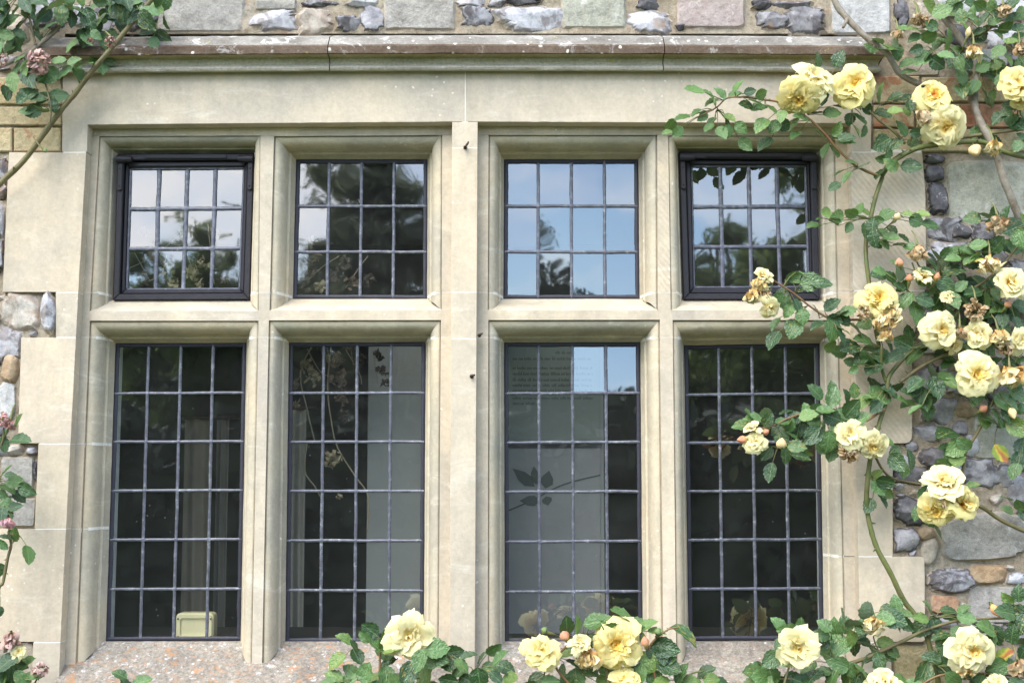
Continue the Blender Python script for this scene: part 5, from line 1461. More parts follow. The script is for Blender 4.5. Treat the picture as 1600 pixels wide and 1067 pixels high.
Yl = 'leaf_young'
CL = [   # base, leaflets (x, y[, size[, material]])
 ((1130,157), [(1085,143,36,Yl), (1106,148,30,Yl), (1112,160,28,Yl), (1125,146,28,Yl), (1150,148,28,Yl)], -.13),
 ((1150,152), [(1152,134,28,Yl), (1172,144,26), (1190,148,26,Yl), (1180,160,28,Yl)], -.13),
 ((1195,156), [(1185,170,32), (1205,170,28,Yl), (1165,165,26)], -.12),
 ((1115,172), [(1098,182,26,Yl), (1088,176,24,Yl), (1066,184,30,Yl), (1048,198,30,Yl), (1042,208,22,Yl), (1060,206,24,Yl)], -.13),
 ((1120,172), [(1108,200,26,Yl), (1128,208,28,Yl), (1112,190,22,Yl), (1138,205,26,Yl)], -.13),
 ((1122,172), [(1140,185,26,Yl), (1158,200,30,Yl), (1165,226,34,Yl), (1135,192,22)], -.13),
 ((1230,165), [(1190,196,34), (1195,225,36), (1222,182,28), (1210,198,30)], -.12),
 ((1265,188), [(1240,172,34), (1238,192,30), (1243,212,28), (1255,182,30), (1224,196,26)], -.11),
 ((1262,180), [(1290,150,36), (1300,176,36), (1312,168,30), (1275,178,30), (1284,128,32), (1310,92,30), (1278,94,28)], -.10),
 ((1300,222), [(1280,208,32), (1308,202,34), (1322,214,30), (1290,236,32), (1303,238,30), (1325,222,28)], -.11),
 ((1330,165), [(1342,187,32), (1338,205,30), (1328,186,22), (1350,205,24)], -.10),
 ((1340,262), [(1346,258,30), (1312,270,26), (1304,292,30), (1330,255,24), (1322,276,24)], -.11),
 ((1365,180), [(1376,146,42), (1356,168,30), (1380,178,38), (1398,172,28), (1345,166,28)], -.09),
 ((1380,165), [(1398,150,26), (1404,156,22), (1418,153,22), (1388,158,24)], -.07),
 ((1402,220), [(1376,225,42), (1410,200,38), (1400,226,30), (1432,208,28), (1428,226,28), (1390,238,26)], -.10),
 ((1398,258), [(1378,248,28), (1374,270,30), (1392,258,28), (1424,260,34)], -.09),
 ((1358,342), [(1330,332,26,Yl), (1342,326,26,Yl), (1352,330,22), (1300,345,28), (1310,338,26), (1326,356,26), (1290,332,24), (1285,340,24), (1272,350,26)], -.09),
 ((1360,345), [(1362,352,30), (1372,344,26), (1352,360,28), (1365,372,30), (1380,364,26), (1392,372,28), (1394,360,24)], -.09),
 ((1366,340), [(1402,338,24), (1420,335,24), (1432,345,28), (1455,350,36), (1442,336,26), (1385,335,28,Yl)], -.09),
 ((1365,372), [(1382,382,24), (1412,372,24), (1406,383,24), (1424,388,28), (1368,380,26)], -.09),
 # top right tangle
 ((1462,24), [(1452,12,36,Yl), (1472,18,34), (1486,20,36), (1440,28,20)], -.09),
 ((1478,60), [(1430,60,32), (1452,58,30), (1468,68,32), (1455,40,30), (1425,45,30), (1410,45,30)], -.09),
 ((1400,82), [(1372,62,26), (1388,78,42,Yl), (1402,82,32), (1400,66,24), (1362,74,30)], -.10),
 ((1456,78), [(1418,96,34), (1442,92,36), (1465,98,36), (1420,114,36), (1450,84,30), (1478,88,30), (1432,78,28)], -.10),
 ((1476,72), [(1472,66,30), (1484,64,30), (1490,92,30), (1500,100,28), (1505,120,36), (1495,80,28), (1512,100,28)], -.09),
 ((1515,60), [(1508,44,32), (1524,30,32), (1540,28,30), (1530,48,30), (1520,20,28), (1502,26,28), (1548,44,30)], -.08),
 ((1540,50), [(1555,32,30), (1570,42,32), (1584,28,34), (1560,54,28), (1592,44,30), (1548,12,28)], -.09),
 ((1560,35), [(1580,10,32), (1596,20,30), (1565,18,28), (1550,6,28), (1530,8,30)], -.09),
 ((1570,70), [(1560,80,30), (1580,66,30), (1592,58,30), (1575,94,28), (1595,78,30), (1598,98,30)], -.08),
 ((1530,110), [(1545,118,34), (1520,138,36), (1540,150,36), (1556,100,28), (1536,104,30), (1505,140,30), (1548,162,30)], -.06),
 ((1590,170), [(1578,165,30), (1595,180,32), (1580,186,30), (1560,182,30), (1590,196,30), (1572,176,26)], -.07),
 ((1420,150), [(1422,166,26), (1418,172,22), (1435,172,24)], -.08),
 ((1600,222), [(1598,215,26), (1590,228,26)], -.07),
 # middle right tangle
 ((1560,345), [(1520,340,34), (1538,338,32), (1556,333,28), (1572,333,30), (1548,348,24)], -.08),
 ((1600,360), [(1586,356,40), (1598,345,30), (1594,372,34), (1600,388,32)], -.09),
 ((1500,400), [(1530,384,34), (1548,392,34), (1512,392,30), (1560,382,30), (1575,392,32), (1535,402,28)], -.08),
 ((1505,415), [(1490,402,30), (1508,396,26,Yl), (1526,400,24,Yl), (1525,410,32,'leaf_turning'), (1515,406,28)], -.09),
 ((1470,430), [(1455,412,30), (1472,418,34), (1490,420,34), (1480,406,26), (1460,398,26), (1450,425,28)], -.07),
 ((1445,432), [(1404,424,34,Yl), (1398,412,22), (1412,448,30), (1462,436,34), (1478,445,36), (1374,428,28)], -.09),
 ((1425,460), [(1390,434,30), (1374,424,26), (1405,448,28), (1414,468,42), (1432,486,44), (1445,470,34)], -.10),
 ((1480,455), [(1450,462,34), (1465,472,32), (1492,470,34), (1510,462,34), (1502,448,30), (1478,488,32)], -.09),
 ((1545,450), [(1530,440,30), (1520,458,34), (1540,470,34), (1556,462,32), (1568,474,34), (1534,488,30)], -.08),
 ((1575,470), [(1560,484,34), (1584,492,34), (1596,478,32), (1566,500,32), (1590,506,30), (1572,515,26)], -.09),
 ((1440,545), [(1422,520,32), (1430,548,46), (1410,535,40), (1448,542,40), (1462,528,32), (1400,556,34), (1440,512,30)], -.10),
 ((1398,560), [(1364,545,38), (1350,530,34), (1378,556,34), (1388,538,30), (1346,558,34), (1368,568,32)], -.08),
 ((1380,545), [(1340,515,34), (1352,505,30), (1330,540,34), (1310,550,34), (1322,536,28), (1296,540,28)], -.08),
 ((1378,575), [(1346,570,28), (1355,560,30), (1365,575,38), (1328,565,20), (1334,578,22)], -.09),
 ((1384,612), [(1360,622,32), (1374,618,34), (1390,612,30), (1402,604,28), (1350,628,32), (1368,636,30), (1408,625,30)], -.09),
 ((1460,600), [(1452,580,38), (1430,600,38), (1462,606,42), (1438,618,38), (1450,628,36), (1420,612,30), (1478,590,36), (1488,600,32), (1418,632,28,Yl), (1430,640,34)], -.10),
 ((1510,565), [(1475,555,34), (1520,548,32), (1512,576,36), (1498,590,30), (1480,570,30)], -.08),
 ((1555,600), [(1528,620,38), (1545,632,34), (1570,630,50), (1590,615,34), (1560,652,40), (1590,668,38), (1575,645,36)], -.10),
 ((1590,560), [(1568,540,28), (1590,548,30), (1600,562,30), (1575,566,26)], -.10),
 ((1535,535), [(1520,540,32), (1545,545,30), (1555,532,28), (1536,556,24)], -.11),
 # spray across the right casement
 ((1225,447), [(1240,432,32), (1256,432,30), (1228,440,26)], -.13),
 ((1242,458), [(1258,452,30), (1268,440,34), (1284,442,34), (1250,442,26)], -.12),
 ((1228,450), [(1216,468,30), (1228,474,32), (1246,478,28), (1232,486,26), (1222,460,26)], -.12),
 ((1262,478), [(1254,494,28), (1240,512,34), (1210,504,26), (1208,530,36)], -.12),
 ((1296,496), [(1276,486,28), (1300,476,30), (1312,492,32), (1326,486,30), (1304,500,28)], -.11),
 ((1298,500), [(1278,508,32), (1302,514,36), (1318,516,32), (1320,500,30), (1314,528,30)], -.11),
 # spray across the lower right window
 ((1192,662), [(1162,662,38,Yl), (1178,654,32), (1196,644,22,Yl), (1170,648,26), (1200,655,28)], -.15),
 ((1250,650), [(1228,644,28), (1242,652,26), (1248,668,32), (1222,660,28), (1215,672,24)], -.14),
 ((1258,650), [(1262,648,34), (1276,640,34), (1260,640,26), (1290,642,32), (1300,652,36), (1272,660,30)], -.13),
 ((1310,648), [(1274,612,34), (1302,620,36), (1322,620,28), (1332,638,36), (1346,655,34), (1318,648,34), (1335,610,30), (1300,606,26)], -.12),
 ((1290,655), [(1270,680,40), (1282,672,36), (1295,690,38), (1310,672,36), (1300,706,40), (1260,690,34), (1282,695,34), (1320,685,34), (1316,664,32)], -.13),
 ((1215,700), [(1198,708,34), (1228,708,38), (1204,738,40), (1245,698,32), (1252,712,34)], -.14),
 ((1225,672), [(1240,680,30), (1222,684,28), (1256,705,32), (1234,664,24)], -.14),
 # below the middle
 ((1402,700), [(1402,722,42), (1424,718,40), (1398,705,26), (1388,690,24), (1366,690,28), (1414,736,28)], -.08),
 ((1362,745), [(1372,762,36), (1384,752,32), (1378,782,32), (1358,790,28), (1368,742,24,Yl), (1386,770,28)], -.09),
 ((1510,700), [(1480,676,36), (1494,700,36), (1506,694,34), (1488,706,30), (1478,700,28)], -.07),
 ((1480,722), [(1472,720,26,Yl), (1496,716,32,Yl), (1484,728,26,Yl), (1466,726,22,Yl)], -.09),
 ((1560,665), [(1564,708,36,'leaf_turning'), (1554,658,36), (1570,662,30)], -.07),
 ((1600,690), [(1592,722,40), (1598,700,36), (1585,735,34)], -.07),
 ((1600,800), [(1572,778,24), (1574,797,24), (1594,788,26), (1598,802,22)], -.07),
 ((1440,770), [(1440,766,28), (1432,800,30), (1452,812,30), (1463,828,34), (1520,758,28)], -.08),
 ((1540,640), [(1515,628,26), (1540,655,26), (1600,640,36), (1586,600,34)], -.08),
]
for base, pts, Y in CL: leaf(cl, base, pts, Y)
# leaves in the shade behind the tangle
for k in range(30):
    x, y = random.choice(((ru(1430, 1600), ru(385, 520)), (ru(1500, 1600), ru(0, 210)), (ru(1345, 1470), ru(520, 630)), (ru(1480, 1600), ru(520, 680)), (ru(1440, 1600), ru(400, 500))))
    leaf(cl, (x, y), [(x+ru(-26, 26), y+ru(-26, 26), ru(26, 36)) for q in range(3)], ru(-.05, -.03), 'leaf', 32, .8)

B = bloom
B(cl, 1246, 158, 66, (-.25, -.75, -.75), 'open', 'petal', -.15, stem=(1262,176))
B(cl, 1272, 121, 70, (.1, -.9, .45), 'half', 'petal_pale', -.14, stem=(1270,168))
B(cl, 1336, 130, 72, (.0, -1, -.1), 'open', 'petal', -.14, stem=(1345,172))
B(cl, 1460, 146, 62, (-.05, -1, .15), 'flat', 'petal', -.13, stem=(1440,190))
B(cl, 1478, 200, 70, (.1, -.9, -.35), 'open', 'petal_pale', -.13, stem=(1440,205))
B(cl, 1590, 131, 64, (-.3, -.9, .1), 'half', 'petal', -.13)
B(cl, 1593, 158, 34, (-.2, -.6, -.7), 'half', 'petal', -.10)
B(cl, 1374, 464, 62, (-.1, -1, .2), 'open', 'petal', -.15, stem=(1385,500))
B(cl, 1472, 515, 60, (.1, -.85, .0), 'open', 'petal_pale', -.14, stem=(1475,545))
B(cl, 1582, 442, 56, (.2, -.9, .15), 'half', 'petal_pale', -.14)
B(cl, 1527, 522, 46, (-.4, -.8, .1), 'half', 'petal_pale', -.13)
B(cl, 1594, 532, 40, (.2, -.9, .1), 'half', 'petal_pale', -.13)
B(cl, 1530, 583, 72, (0, -.95, -.1), 'open', 'petal_pale', -.16)
B(cl, 1483, 463, 26, (.1, -.8, .5), 'half', 'petal_pale', -.11)
B(cl, 1492, 540, 34, (.4, -.6, -.6), 'half', 'petal_pale', -.11)
B(cl, 1329, 676, 50, (-.2, -.85, .3), 'half', 'petal_pale', -.16)
B(cl, 1366, 699, 48, (.1, -.7, -.55), 'open', 'petal_pale', -.16)
B(cl, 1181, 691, 36, (-.1, -.95, .0), 'half', 'petal_pale', -.17, stem=(1200,668))
B(cl, 1175, 667, 26, (-.3, -.5, .6), 'half', 'petal_pale', -.17, stem=(1200,665))
B(cl, 1475, 752, 66, (0, -.75, .6), 'half', 'petal_pale', -.15)
B(cl, 1462, 800, 58, (-.25, -.8, -.4), 'open', 'petal', -.15)
B(cl, 1509, 785, 56, (.45, -.75, -.05), 'half', 'petal', -.15)
B(cl, 1193, 430, 34, (.1, -.7, .6), 'half', 'petal_pale', -.16, stem=(1208,438))
B(cl, 1204, 482, 36, (.2, -.7, -.4), 'half', 'petal_pale', -.16, stem=(1208,440))
B(cl, 1442, 430, 36, (.2, -.55, .75), 'half', 'petal_pale', -.12, stem=(1425,410))
Wd = withered
Wd(cl, 1187, 447, 26, 30, 'petal_fading', -.16, stem=(1206,437)); Wd(cl, 1176, 464, 24, 28, 'petal_fading', -.16, stem=(1206,437)); Wd(cl, 1196, 462, 28, 24, 'petal_dry', -.15, stem=(1206,437))
Wd(cl, 1378, 505, 34, 34, 'petal_fading', -.14); Wd(cl, 1396, 497, 24, 36, 'petal_fading', -.15); Wd(cl, 1385, 525, 26, 26, 'petal_fading', -.14); Wd(cl, 1349, 488, 24, 24, 'petal_dry', -.13, True)
Wd(cl, 1434, 398, 34, 34, 'petal_dry', -.12); Wd(cl, 1559, 352, 20, 34, 'petal_dry', -.12); Wd(cl, 1547, 415, 26, 38, 'petal_fading', -.13); Wd(cl, 1525, 485, 36, 34, 'petal_dry', -.13, True)
Wd(cl, 1327, 706, 34, 26, 'petal_dry', -.14, True); Wd(cl, 1473, 778, 40, 26, 'petal_dry', -.14, True); Wd(cl, 1552, 232, 18, 30, 'petal_fading', -.13); Wd(cl, 1443, 184, 16, 32, 'petal_dry', -.12)
Wd(cl, 1404, 55, 14, 20, 'petal_dry', -.12); Wd(cl, 1568, 18, 24, 26, 'petal_dry', -.12); Wd(cl, 1522, 84, 24, 32, 'petal_fading', -.12); Wd(cl, 1594, 80, 20, 28, 'petal_dry', -.12); Wd(cl, 1434, 30, 20, 14, 'petal_dry', -.11, True)
Wd(cl, 1560, 530, 30, 34, 'petal_fading', -.13); Wd(cl, 1572, 545, 24, 20, 'petal_dry', -.13, True); Wd(cl, 1578, 590, 28, 40, 'petal_fading', -.14); Wd(cl, 1500, 522, 18, 26, 'petal_dry', -.12); Wd(cl, 1438, 35, 8, 26, 'petal_dry', -.1)
bud(cl, 1524, 236, 22, 20, 'bud_yellow', -.13, (0, -.6, -.6), stem=(1520,224)); bud(cl, 1405, 410, 15, 15, 'bud_red', -.12, (-.2, -.5, .8)); bud(cl, 1421, 434, 12, 12, 'bud_red', -.12, (0, -.4, .9))
bud(cl, 1464, 432, 13, 13, 'bud_red', -.12, (.3, -.4, .8)); bud(cl, 1402, 338, 12, 12, 'bud_yellow', -.11, (.4, -.4, .8), stem=(1382,358)); bud(cl, 1159, 687, 13, 17, 'bud_red', -.17, (-.9, -.4, 0), stem=(1185,668))
bud(cl, 1196, 675, 11, 12, 'bud_red', -.16, (-.4, -.6, -.2), stem=(1208,664)); bud(cl, 1221, 692, 18, 19, 'bud_yellow', -.16, (0, -.6, .7), stem=(1216,672)); bud(cl, 1513, 50, 10, 16, 'bud_yellow', -.11, (.2, -.3, .9))
bud(cl, 1582, 646, 14, 20, 'bud_yellow', -.13, (.1, -.5, -.8)); bud(cl, 1537, 638, 14, 14, 'bud_red', -.11, (.3, -.5, .3)); bud(cl, 1575, 475, 12, 12, 'bud_red', -.12, (.3, -.5, .6)); bud(cl, 1597, 588, 20, 18, 'bud_yellow', -.13, (.4, -.6, .2))
bud(cl, 1117, 160, 5, 12, 'sepal', -.14, (-.2, -.2, 1), stem=(1122,172))

# the small dark beetle on a bloom
bp_ = P(1442, 135, -.185)
bt = empty('beetle', bp_, 'tiny black beetle sitting on an outer petal of the orange hearted bloom', 'beetle')
def ball(name, c, r, m, par, k=8):
    b = MB(); v = []; f = []
    for j in range(1, k):
        for i in range(2*k):
            a, e = math.pi*i/k, math.pi*j/k; v.append(c+Vector((r[0]*math.sin(e)*math.cos(a), r[1]*math.cos(e), r[2]*math.sin(e)*math.sin(a))))
    n = 2*k
    for j in range(k-2):
        for i in range(n): f.append((j*n+i, j*n+(i+1) % n, (j+1)*n+(i+1) % n, (j+1)*n+i))
    f.append(tuple(range(n-1, -1, -1))); f.append(tuple((k-2)*n+i for i in range(n)))
    b.add(v, f); return b.build(name, m, par, c, smooth=True)
bk = plain('beetle_shell', (0.012, 0.010, 0.010), 0.25)
ball('body', bp_, (.0052, .003, .0042), bk, bt); ball('head', bp_+Vector((.005, 0, .001)), (.0022, .002, .002), bk, bt)
for s in (-1, 0, 1):
    for w in (-1, 1):
        b = MB(); b.tube([bp_+Vector((s*.003, .001, w*.003)), bp_+Vector((s*.004, .003, w*.0065))], .0005, 4); b.build('leg', bk, bt)

# ------------------------------------------------------------------ rose shoots below the sill
def shrub(label, x, canes_, leaves_, mt='leaf', grp='yellow rose bushes under the window'):
    e = empty('rose_bush', (xz(x, 1060, -.2)[0], -.22, 0.03), label, 'rose bush', grp)
    for pts, r0, r1, m in canes_: cane(e, pts, r0, r1, m, thorns=4)
    for base, pts, Y in leaves_: leaf(e, base, pts, Y, mt, 32)
    return e
s1 = shrub('rose bush with one pale yellow bloom standing before the foot of the central mullion', 640,
  [([(610,1900,-.22), (604,1500,-.22), (597,1150,-.20), (594,1067,-.18), (593,1018,-.17)], .007, .0028, M['twig_red']), ([(604,1500,-.22), (680,1160,-.2), (730,1080,-.19), (745,1045,-.18)], .005, .002, O_),
   ([(597,1150,-.2), (630,1060,-.18), (650,1030,-.17), (660,1010,-.18)], .003, .002, G_), ([(604,1500,-.22), (560,1150,-.18), (545,1070,-.17)], .004, .002, O_), ([(604,1500,-.22), (680,1120,-.18), (690,1070,-.17)], .004, .002, O_)],
  [((553,1012), [(538,998,34), (558,1026,36), (526,1033,42), (552,1008,24)], -.17), ((592,1016), [(578,984,36), (584,1006,40), (602,1000,44,Yl), (612,1012,36), (570,994,28)], -.18),
   ((620,1030), [(606,1034,34), (615,1020,30), (600,1020,28)], -.16), ((652,1020), [(672,1004,30), (682,1012,42), (676,1026,44), (656,1032,42), (638,1052,44), (666,1060,48), (690,1030,32)], -.19),
   ((697,1024), [(710,1018,32), (700,1036,32), (732,1024,32), (722,1038,30)], -.18), ((742,1050), [(718,1050,38), (752,1028,30), (772,1014,32), (782,1028,38), (766,1042,34), (790,1042,36), (748,1060,38), (775,1058,30), (798,1060,30)], -.19),
   ((720,1062), [(700,1062,32), (730,1062,30), (715,1072,30)], -.18), ((560,1062), [(522,1056,34), (548,1048,34), (572,1050,36), (545,1064,34), (588,1062,34), (512,1066,30), (535,1074,30)], -.17), ((600,1050), [(604,1058,40), (620,1064,34), (584,1075,34), (640,1074,32), (680,1076,36)], -.18)])
B(s1, 638, 992, 74, (-.05, -.85, -.15), 'half', 'petal_pale', -.21, stem=(655,1028))
s2 = shrub('rose bush with a cluster of three large blooms in front of the third window', 950,
  [([(980,1900,-.24), (975,1500,-.23), (960,1150,-.21), (950,1067,-.19), (948,1030,-.18)], .007, .003, O_), ([(960,1150,-.21), (890,1070,-.2), (868,1035,-.2), (884,1010,-.2), (900,998,-.2)], .0036, .002, M['twig_red']),
   ([(975,1500,-.23), (1020,1130,-.2), (1021,1040,-.2), (1015,1010,-.2), (1040,985,-.2), (1060,980,-.2)], .004, .0018, M['twig_red']), ([(960,1150,-.21), (860,1080,-.18), (852,1046,-.19)], .003, .002, G_), ([(1020,1130,-.2), (1070,1060,-.18), (1100,1048,-.17)], .0032, .0018, G_)],
  [((912,1000), [(886,978,30), (902,976,34,Yl), (932,972,48,Yl), (950,980,34,Yl), (946,966,30,Yl)], -.19), ((985,985), [(972,962,46,Yl), (996,972,36,Yl), (1012,978,38,Yl), (1026,988,36,Yl), (955,982,36)], -.20),
   ((1042,986), [(1070,992,58)], -.20), ((1018,1010), [(1040,1012,42), (1022,1020,32), (1035,1026,30), (1008,1000,28)], -.20), ((1010,1040), [(1012,1034,40), (1044,1042,46), (1000,1054,44), (1024,1062,42), (985,1050,32), (1046,1030,30)], -.20),
   ((1060,1062), [(1066,1052,40), (1034,1064,34), (1080,1066,36)], -.18), ((1095,1060), [(1102,1048,36), (1112,1062,32), (1085,1070,30), (1128,1064,30)], -.17), ((868,1030), [(885,1022,34), (892,1014,28), (896,1038,34), (878,1050,34)], -.19),
   ((900,1050), [(915,1040,36), (922,1052,34), (900,1062,40), (884,1066,34), (936,1042,30), (948,1046,32), (945,1062,32)], -.18), ((850,1060), [(838,1062,36), (860,1064,34), (826,1072,30), (872,1070,30)], -.18), ((925,1000), [(930,1000,30), (938,1014,28), (918,1010,28)], -.19)])
B(s2, 846, 1018, 56, (-.1, -.9, .15), 'half', 'petal', -.23, stem=(853,1048)); B(s2, 966, 1006, 78, (-.05, -.85, .1), 'open', 'petal', -.24, stem=(950,1040)); B(s2, 977, 1062, 52, (.05, -.75, .6), 'half', 'petal', -.23, stem=(965,1090))
B(s2, 906, 1003, 36, (-.1, -.7, .6), 'half', 'petal_pale', -.22, stem=(900,1030)); Wd(s2, 918, 1030, 30, 42, 'petal_fading', -.21, stem=(905,1000))
bud(s2, 882, 992, 17, 16, 'bud_red', -.21, (-.3, -.5, .7), stem=(900,996)); bud(s2, 1008, 1002, 14, 18, 'bud_red', -.24, (-.2, -.4, .9), stem=(1012,1012)); bud(s2, 850, 984, 12, 10, 'sepal', -.21, (-.8, -.3, .5), stem=(880,996)); bud(s2, 1028, 986, 12, 12, 'sepal', -.21, (.2, -.3, .9), stem=(1030,990))
s3 = shrub('rose bush spreading over the bottom right corner of the window onto the flint wall', 1380,
  [([(1250,1900,-.24), (1255,1500,-.22), (1272,1150,-.18), (1308,1056,-.15), (1360,1027,-.13), (1410,1003,-.12), (1445,983,-.11), (1490,972,-.11), (1535,968,-.11), (1620,966,-.1)], .007, .0026, O_),
   ([(1255,1500,-.22), (1215,1150,-.2), (1226,1060,-.19), (1240,1030,-.18)], .0045, .002, O_), ([(1375,1020,-.13), (1366,1000,-.13), (1364,985,-.13)], .002, .0016, G_), ([(1310,1056,-.15), (1300,1020,-.16), (1290,1000,-.17), (1295,985,-.17)], .0026, .0015, G_),
   ([(1480,1900,-.24), (1490,1400,-.22), (1510,1150,-.16), (1520,1060,-.15), (1524,1035,-.15)], .006, .003, O_), ([(1272,1150,-.18), (1340,1100,-.17), (1380,1075,-.17)], .004, .003, O_), ([(1400,1100,-.15), (1450,1062,-.14), (1490,1052,-.14), (1560,1052,-.14), (1610,1060,-.14)], .003, .002, M['twig_red'])],
  [((1245,990), [(1216,975,30), (1228,986,32), (1252,975,28), (1240,982,24), (1206,1030,36), (1218,1006,28), (1236,1032,36)], -.18), ((1300,1000), [(1290,976,28), (1282,992,32), (1296,996,24), (1285,1006,28)], -.17),
   ((1330,1000), [(1316,961,30), (1306,982,40), (1322,976,36), (1338,975,34), (1350,990,28), (1332,998,30), (1312,1006,36), (1336,1010,34), (1346,978,28)], -.15), ((1375,962), [(1355,955,32), (1388,950,32), (1396,966,42), (1412,960,34), (1416,974,36), (1400,976,28), (1384,968,30), (1400,942,30)], -.13),
   ((1358,1010), [(1350,1003,24), (1368,1020,26), (1384,1004,28), (1388,1022,34), (1396,1016,30), (1375,1032,30), (1368,1040,24)], -.13), ((1462,965), [(1450,948,32), (1438,966,32), (1460,976,34), (1440,980,40), (1482,952,28), (1488,966,30), (1506,952,24), (1510,966,34), (1518,974,32)], -.12),
   ((1478,990), [(1470,990,32), (1496,986,30), (1476,1008,34), (1482,1022,32), (1488,1035,30)], -.13), ((1465,1040), [(1456,1028,38), (1478,1042,38), (1442,1053,44), (1500,1050,32), (1512,1058,34), (1490,1060,34)], -.15), ((1555,985), [(1545,980,36), (1556,992,36), (1535,985,30), (1552,1000,28)], -.12),
   ((1600,965), [(1574,935,28), (1592,928,28), (1572,956,38), (1592,960,42), (1598,975,36), (1584,980,30)], -.11), ((1600,1005), [(1594,1000,40), (1580,992,30), (1600,1018,34)], -.12), ((1565,1040), [(1568,1026,34,'leaf_turning'), (1560,1042,34,Yl), (1582,1040,34), (1552,1050,30), (1596,1046,30)], -.14),
   ((1320,1040), [(1290,1022,44), (1310,1038,40), (1285,1050,38), (1318,1056,40), (1300,1062,40), (1328,1046,36), (1270,1058,38), (1338,1058,34), (1262,1042,34), (1346,1044,30)], -.16), ((1210,1062), [(1182,1050,38), (1196,1058,34), (1210,1056,36), (1226,1064,38), (1190,1040,28), (1170,1066,32), (1240,1060,34), (1204,1070,34), (1254,1066,34)], -.17),
   ((1420,1070), [(1410,1062,30,Yl), (1430,1070,32), (1400,1072,32)], -.15), ((1345,1050), [(1350,1065,34), (1336,1070,34), (1362,1070,30), (1352,1032,28)], -.16), ((1540,1062), [(1530,1066,34), (1548,1070,32), (1570,1066,32), (1590,1068,32)], -.15), ((1385,1030), [(1372,1038,28), (1362,1028,26)], -.12)])
B(s3, 1246, 1012, 68, (-.1, -.85, -.1), 'half', 'petal_pale', -.22, stem=(1240,1045)); B(s3, 1380, 1066, 60, (0, -.6, .8), 'half', 'petal_pale', -.21); B(s3, 1521, 1018, 70, (0, -1, .05), 'open', 'petal_pale', -.19)
B(s3, 1557, 1068, 40, (.1, -.7, .5), 'half', 'petal_pale', -.18); Wd(s3, 1366, 980, 20, 36, 'petal_fading', -.15, stem=(1366,962)); Wd(s3, 1590, 1045, 22, 34, 'petal_dry', -.15); bud(s3, 1265, 1033, 12, 12, 'sepal', -.2, (.3, -.4, .2)); bud(s3, 1556, 954, 14, 22, 'bud_red', -.13, (.3, -.3, -.6), stem=(1545,950)); Wd(s3, 1508, 1048, 30, 16, 'petal_fading', -.17, True)
s4 = shrub('low rose shoot with two leaves showing at the sill under the first window', 200, [([(210,1900,-.22), (206,1200,-.2), (204,1075,-.18)], .005, .002, G_)], [((204,1078), [(188,1052,26), (222,1064,34), (196,1068,32), (178,1075,28), (236,1078,28)], -.17)])

# ------------------------------------------------------------------ pink rose, mostly over, at the upper left
LP = 'leaf_pink_rose'
tl = empty('climbing_rose', (xz(-120, 1000, -.1)[0], -.12, 0.03), 'pink climbing rose with withered blooms hanging over the upper left corner of the window', 'climbing rose')
cane(tl, [(330,-70,-.08), (245,-5,-.09), (205,40,-.09), (172,76,-.10), (150,102,-.10), (120,145,-.08), (100,168,-.07), (66,212,-.06), (30,258,-.05), (-14,305,-.05), (-80,420,-.06), (-140,800,-.08), (-150,1500,-.10), (-150,1900,-.10)], .0062, .0085, O_, thorns=9)
cane(tl, [(140,-50,-.06), (105,10,-.07), (90,45,-.07), (60,72,-.07), (30,92,-.07), (-20,118,-.06), (-90,200,-.06), (-130,600,-.07)], .0062, .006, M['cane_wood'], thorns=3)
cane(tl, [(30,-20,-.08), (44,25,-.08), (52,55,-.08), (56,70,-.08)], .0032, .003, O_, thorns=1)
cane(tl, [(70,128,-.08), (76,150,-.09), (80,172,-.09), (78,200,-.08)], .0024, .0014, O_, thorns=1)
cane(tl, [(52,214,-.07), (62,228,-.08), (70,236,-.08)], .0018, .0022, O_, thorns=0)
for base, pts, Y in [
 ((28,-4), [(40,8,40), (12,24,36), (16,2,36), (60,0,36), (0,30,34)], -.11), ((48,20), [(36,14,34), (2,44,34), (14,34,34), (20,60,34), (8,58,28)], -.10), ((92,4), [(86,8,32), (104,8,34), (118,12,40), (70,24,36), (96,22,34), (112,30,36)], -.11),
 ((140,10), [(138,30,42), (122,-4,36), (104,-6,36), (156,2,34)], -.12), ((176,-6), [(172,4,40), (190,16,40), (186,-2,34), (200,6,34)], -.11), ((215,8), [(212,10,34), (234,18,36), (228,32,46), (244,14,32), (206,22,34), (240,4,34)], -.10),
 ((140,42), [(116,66,40), (134,58,34), (160,30,36), (170,26,30), (150,55,28), (128,40,30)], -.10), ((20,50), [(8,56,30,Yl), (18,64,34), (30,52,30), (2,70,30), (26,70,30)], -.09), ((36,88), [(38,104,30), (26,110,30), (20,128,42), (44,122,44), (10,145,34), (42,150,40), (30,92,24)], -.09),
 ((110,100), [(90,95,32), (102,112,40), (76,118,40), (122,112,42), (132,100,36), (62,122,34), (116,96,30)], -.10), ((80,150), [(72,148,36), (92,150,40), (56,152,34), (84,165,28), (66,160,26)], -.09), ((76,172), [(52,174,36), (40,174,28), (66,172,28)], -.09), ((66,62), [(60,56,28), (76,40,32), (86,30,30)], -.07), ((148,92), [(148,86,34), (160,100,32), (172,96,28)], -.05),
 ((0,20), [(-8,40,36), (4,10,36), (-10,10,36)], -.10)]:
    leaf(tl, base, pts, Y, LP, 34)
for k in range(16):
    x, y = ru(-10, 250), ru(-10, 60); leaf(tl, (x, y), [(x+ru(-24, 24), y+ru(-20, 26), ru(28, 38)) for q in range(3)], ru(-.07, -.04), LP, 34, .8)
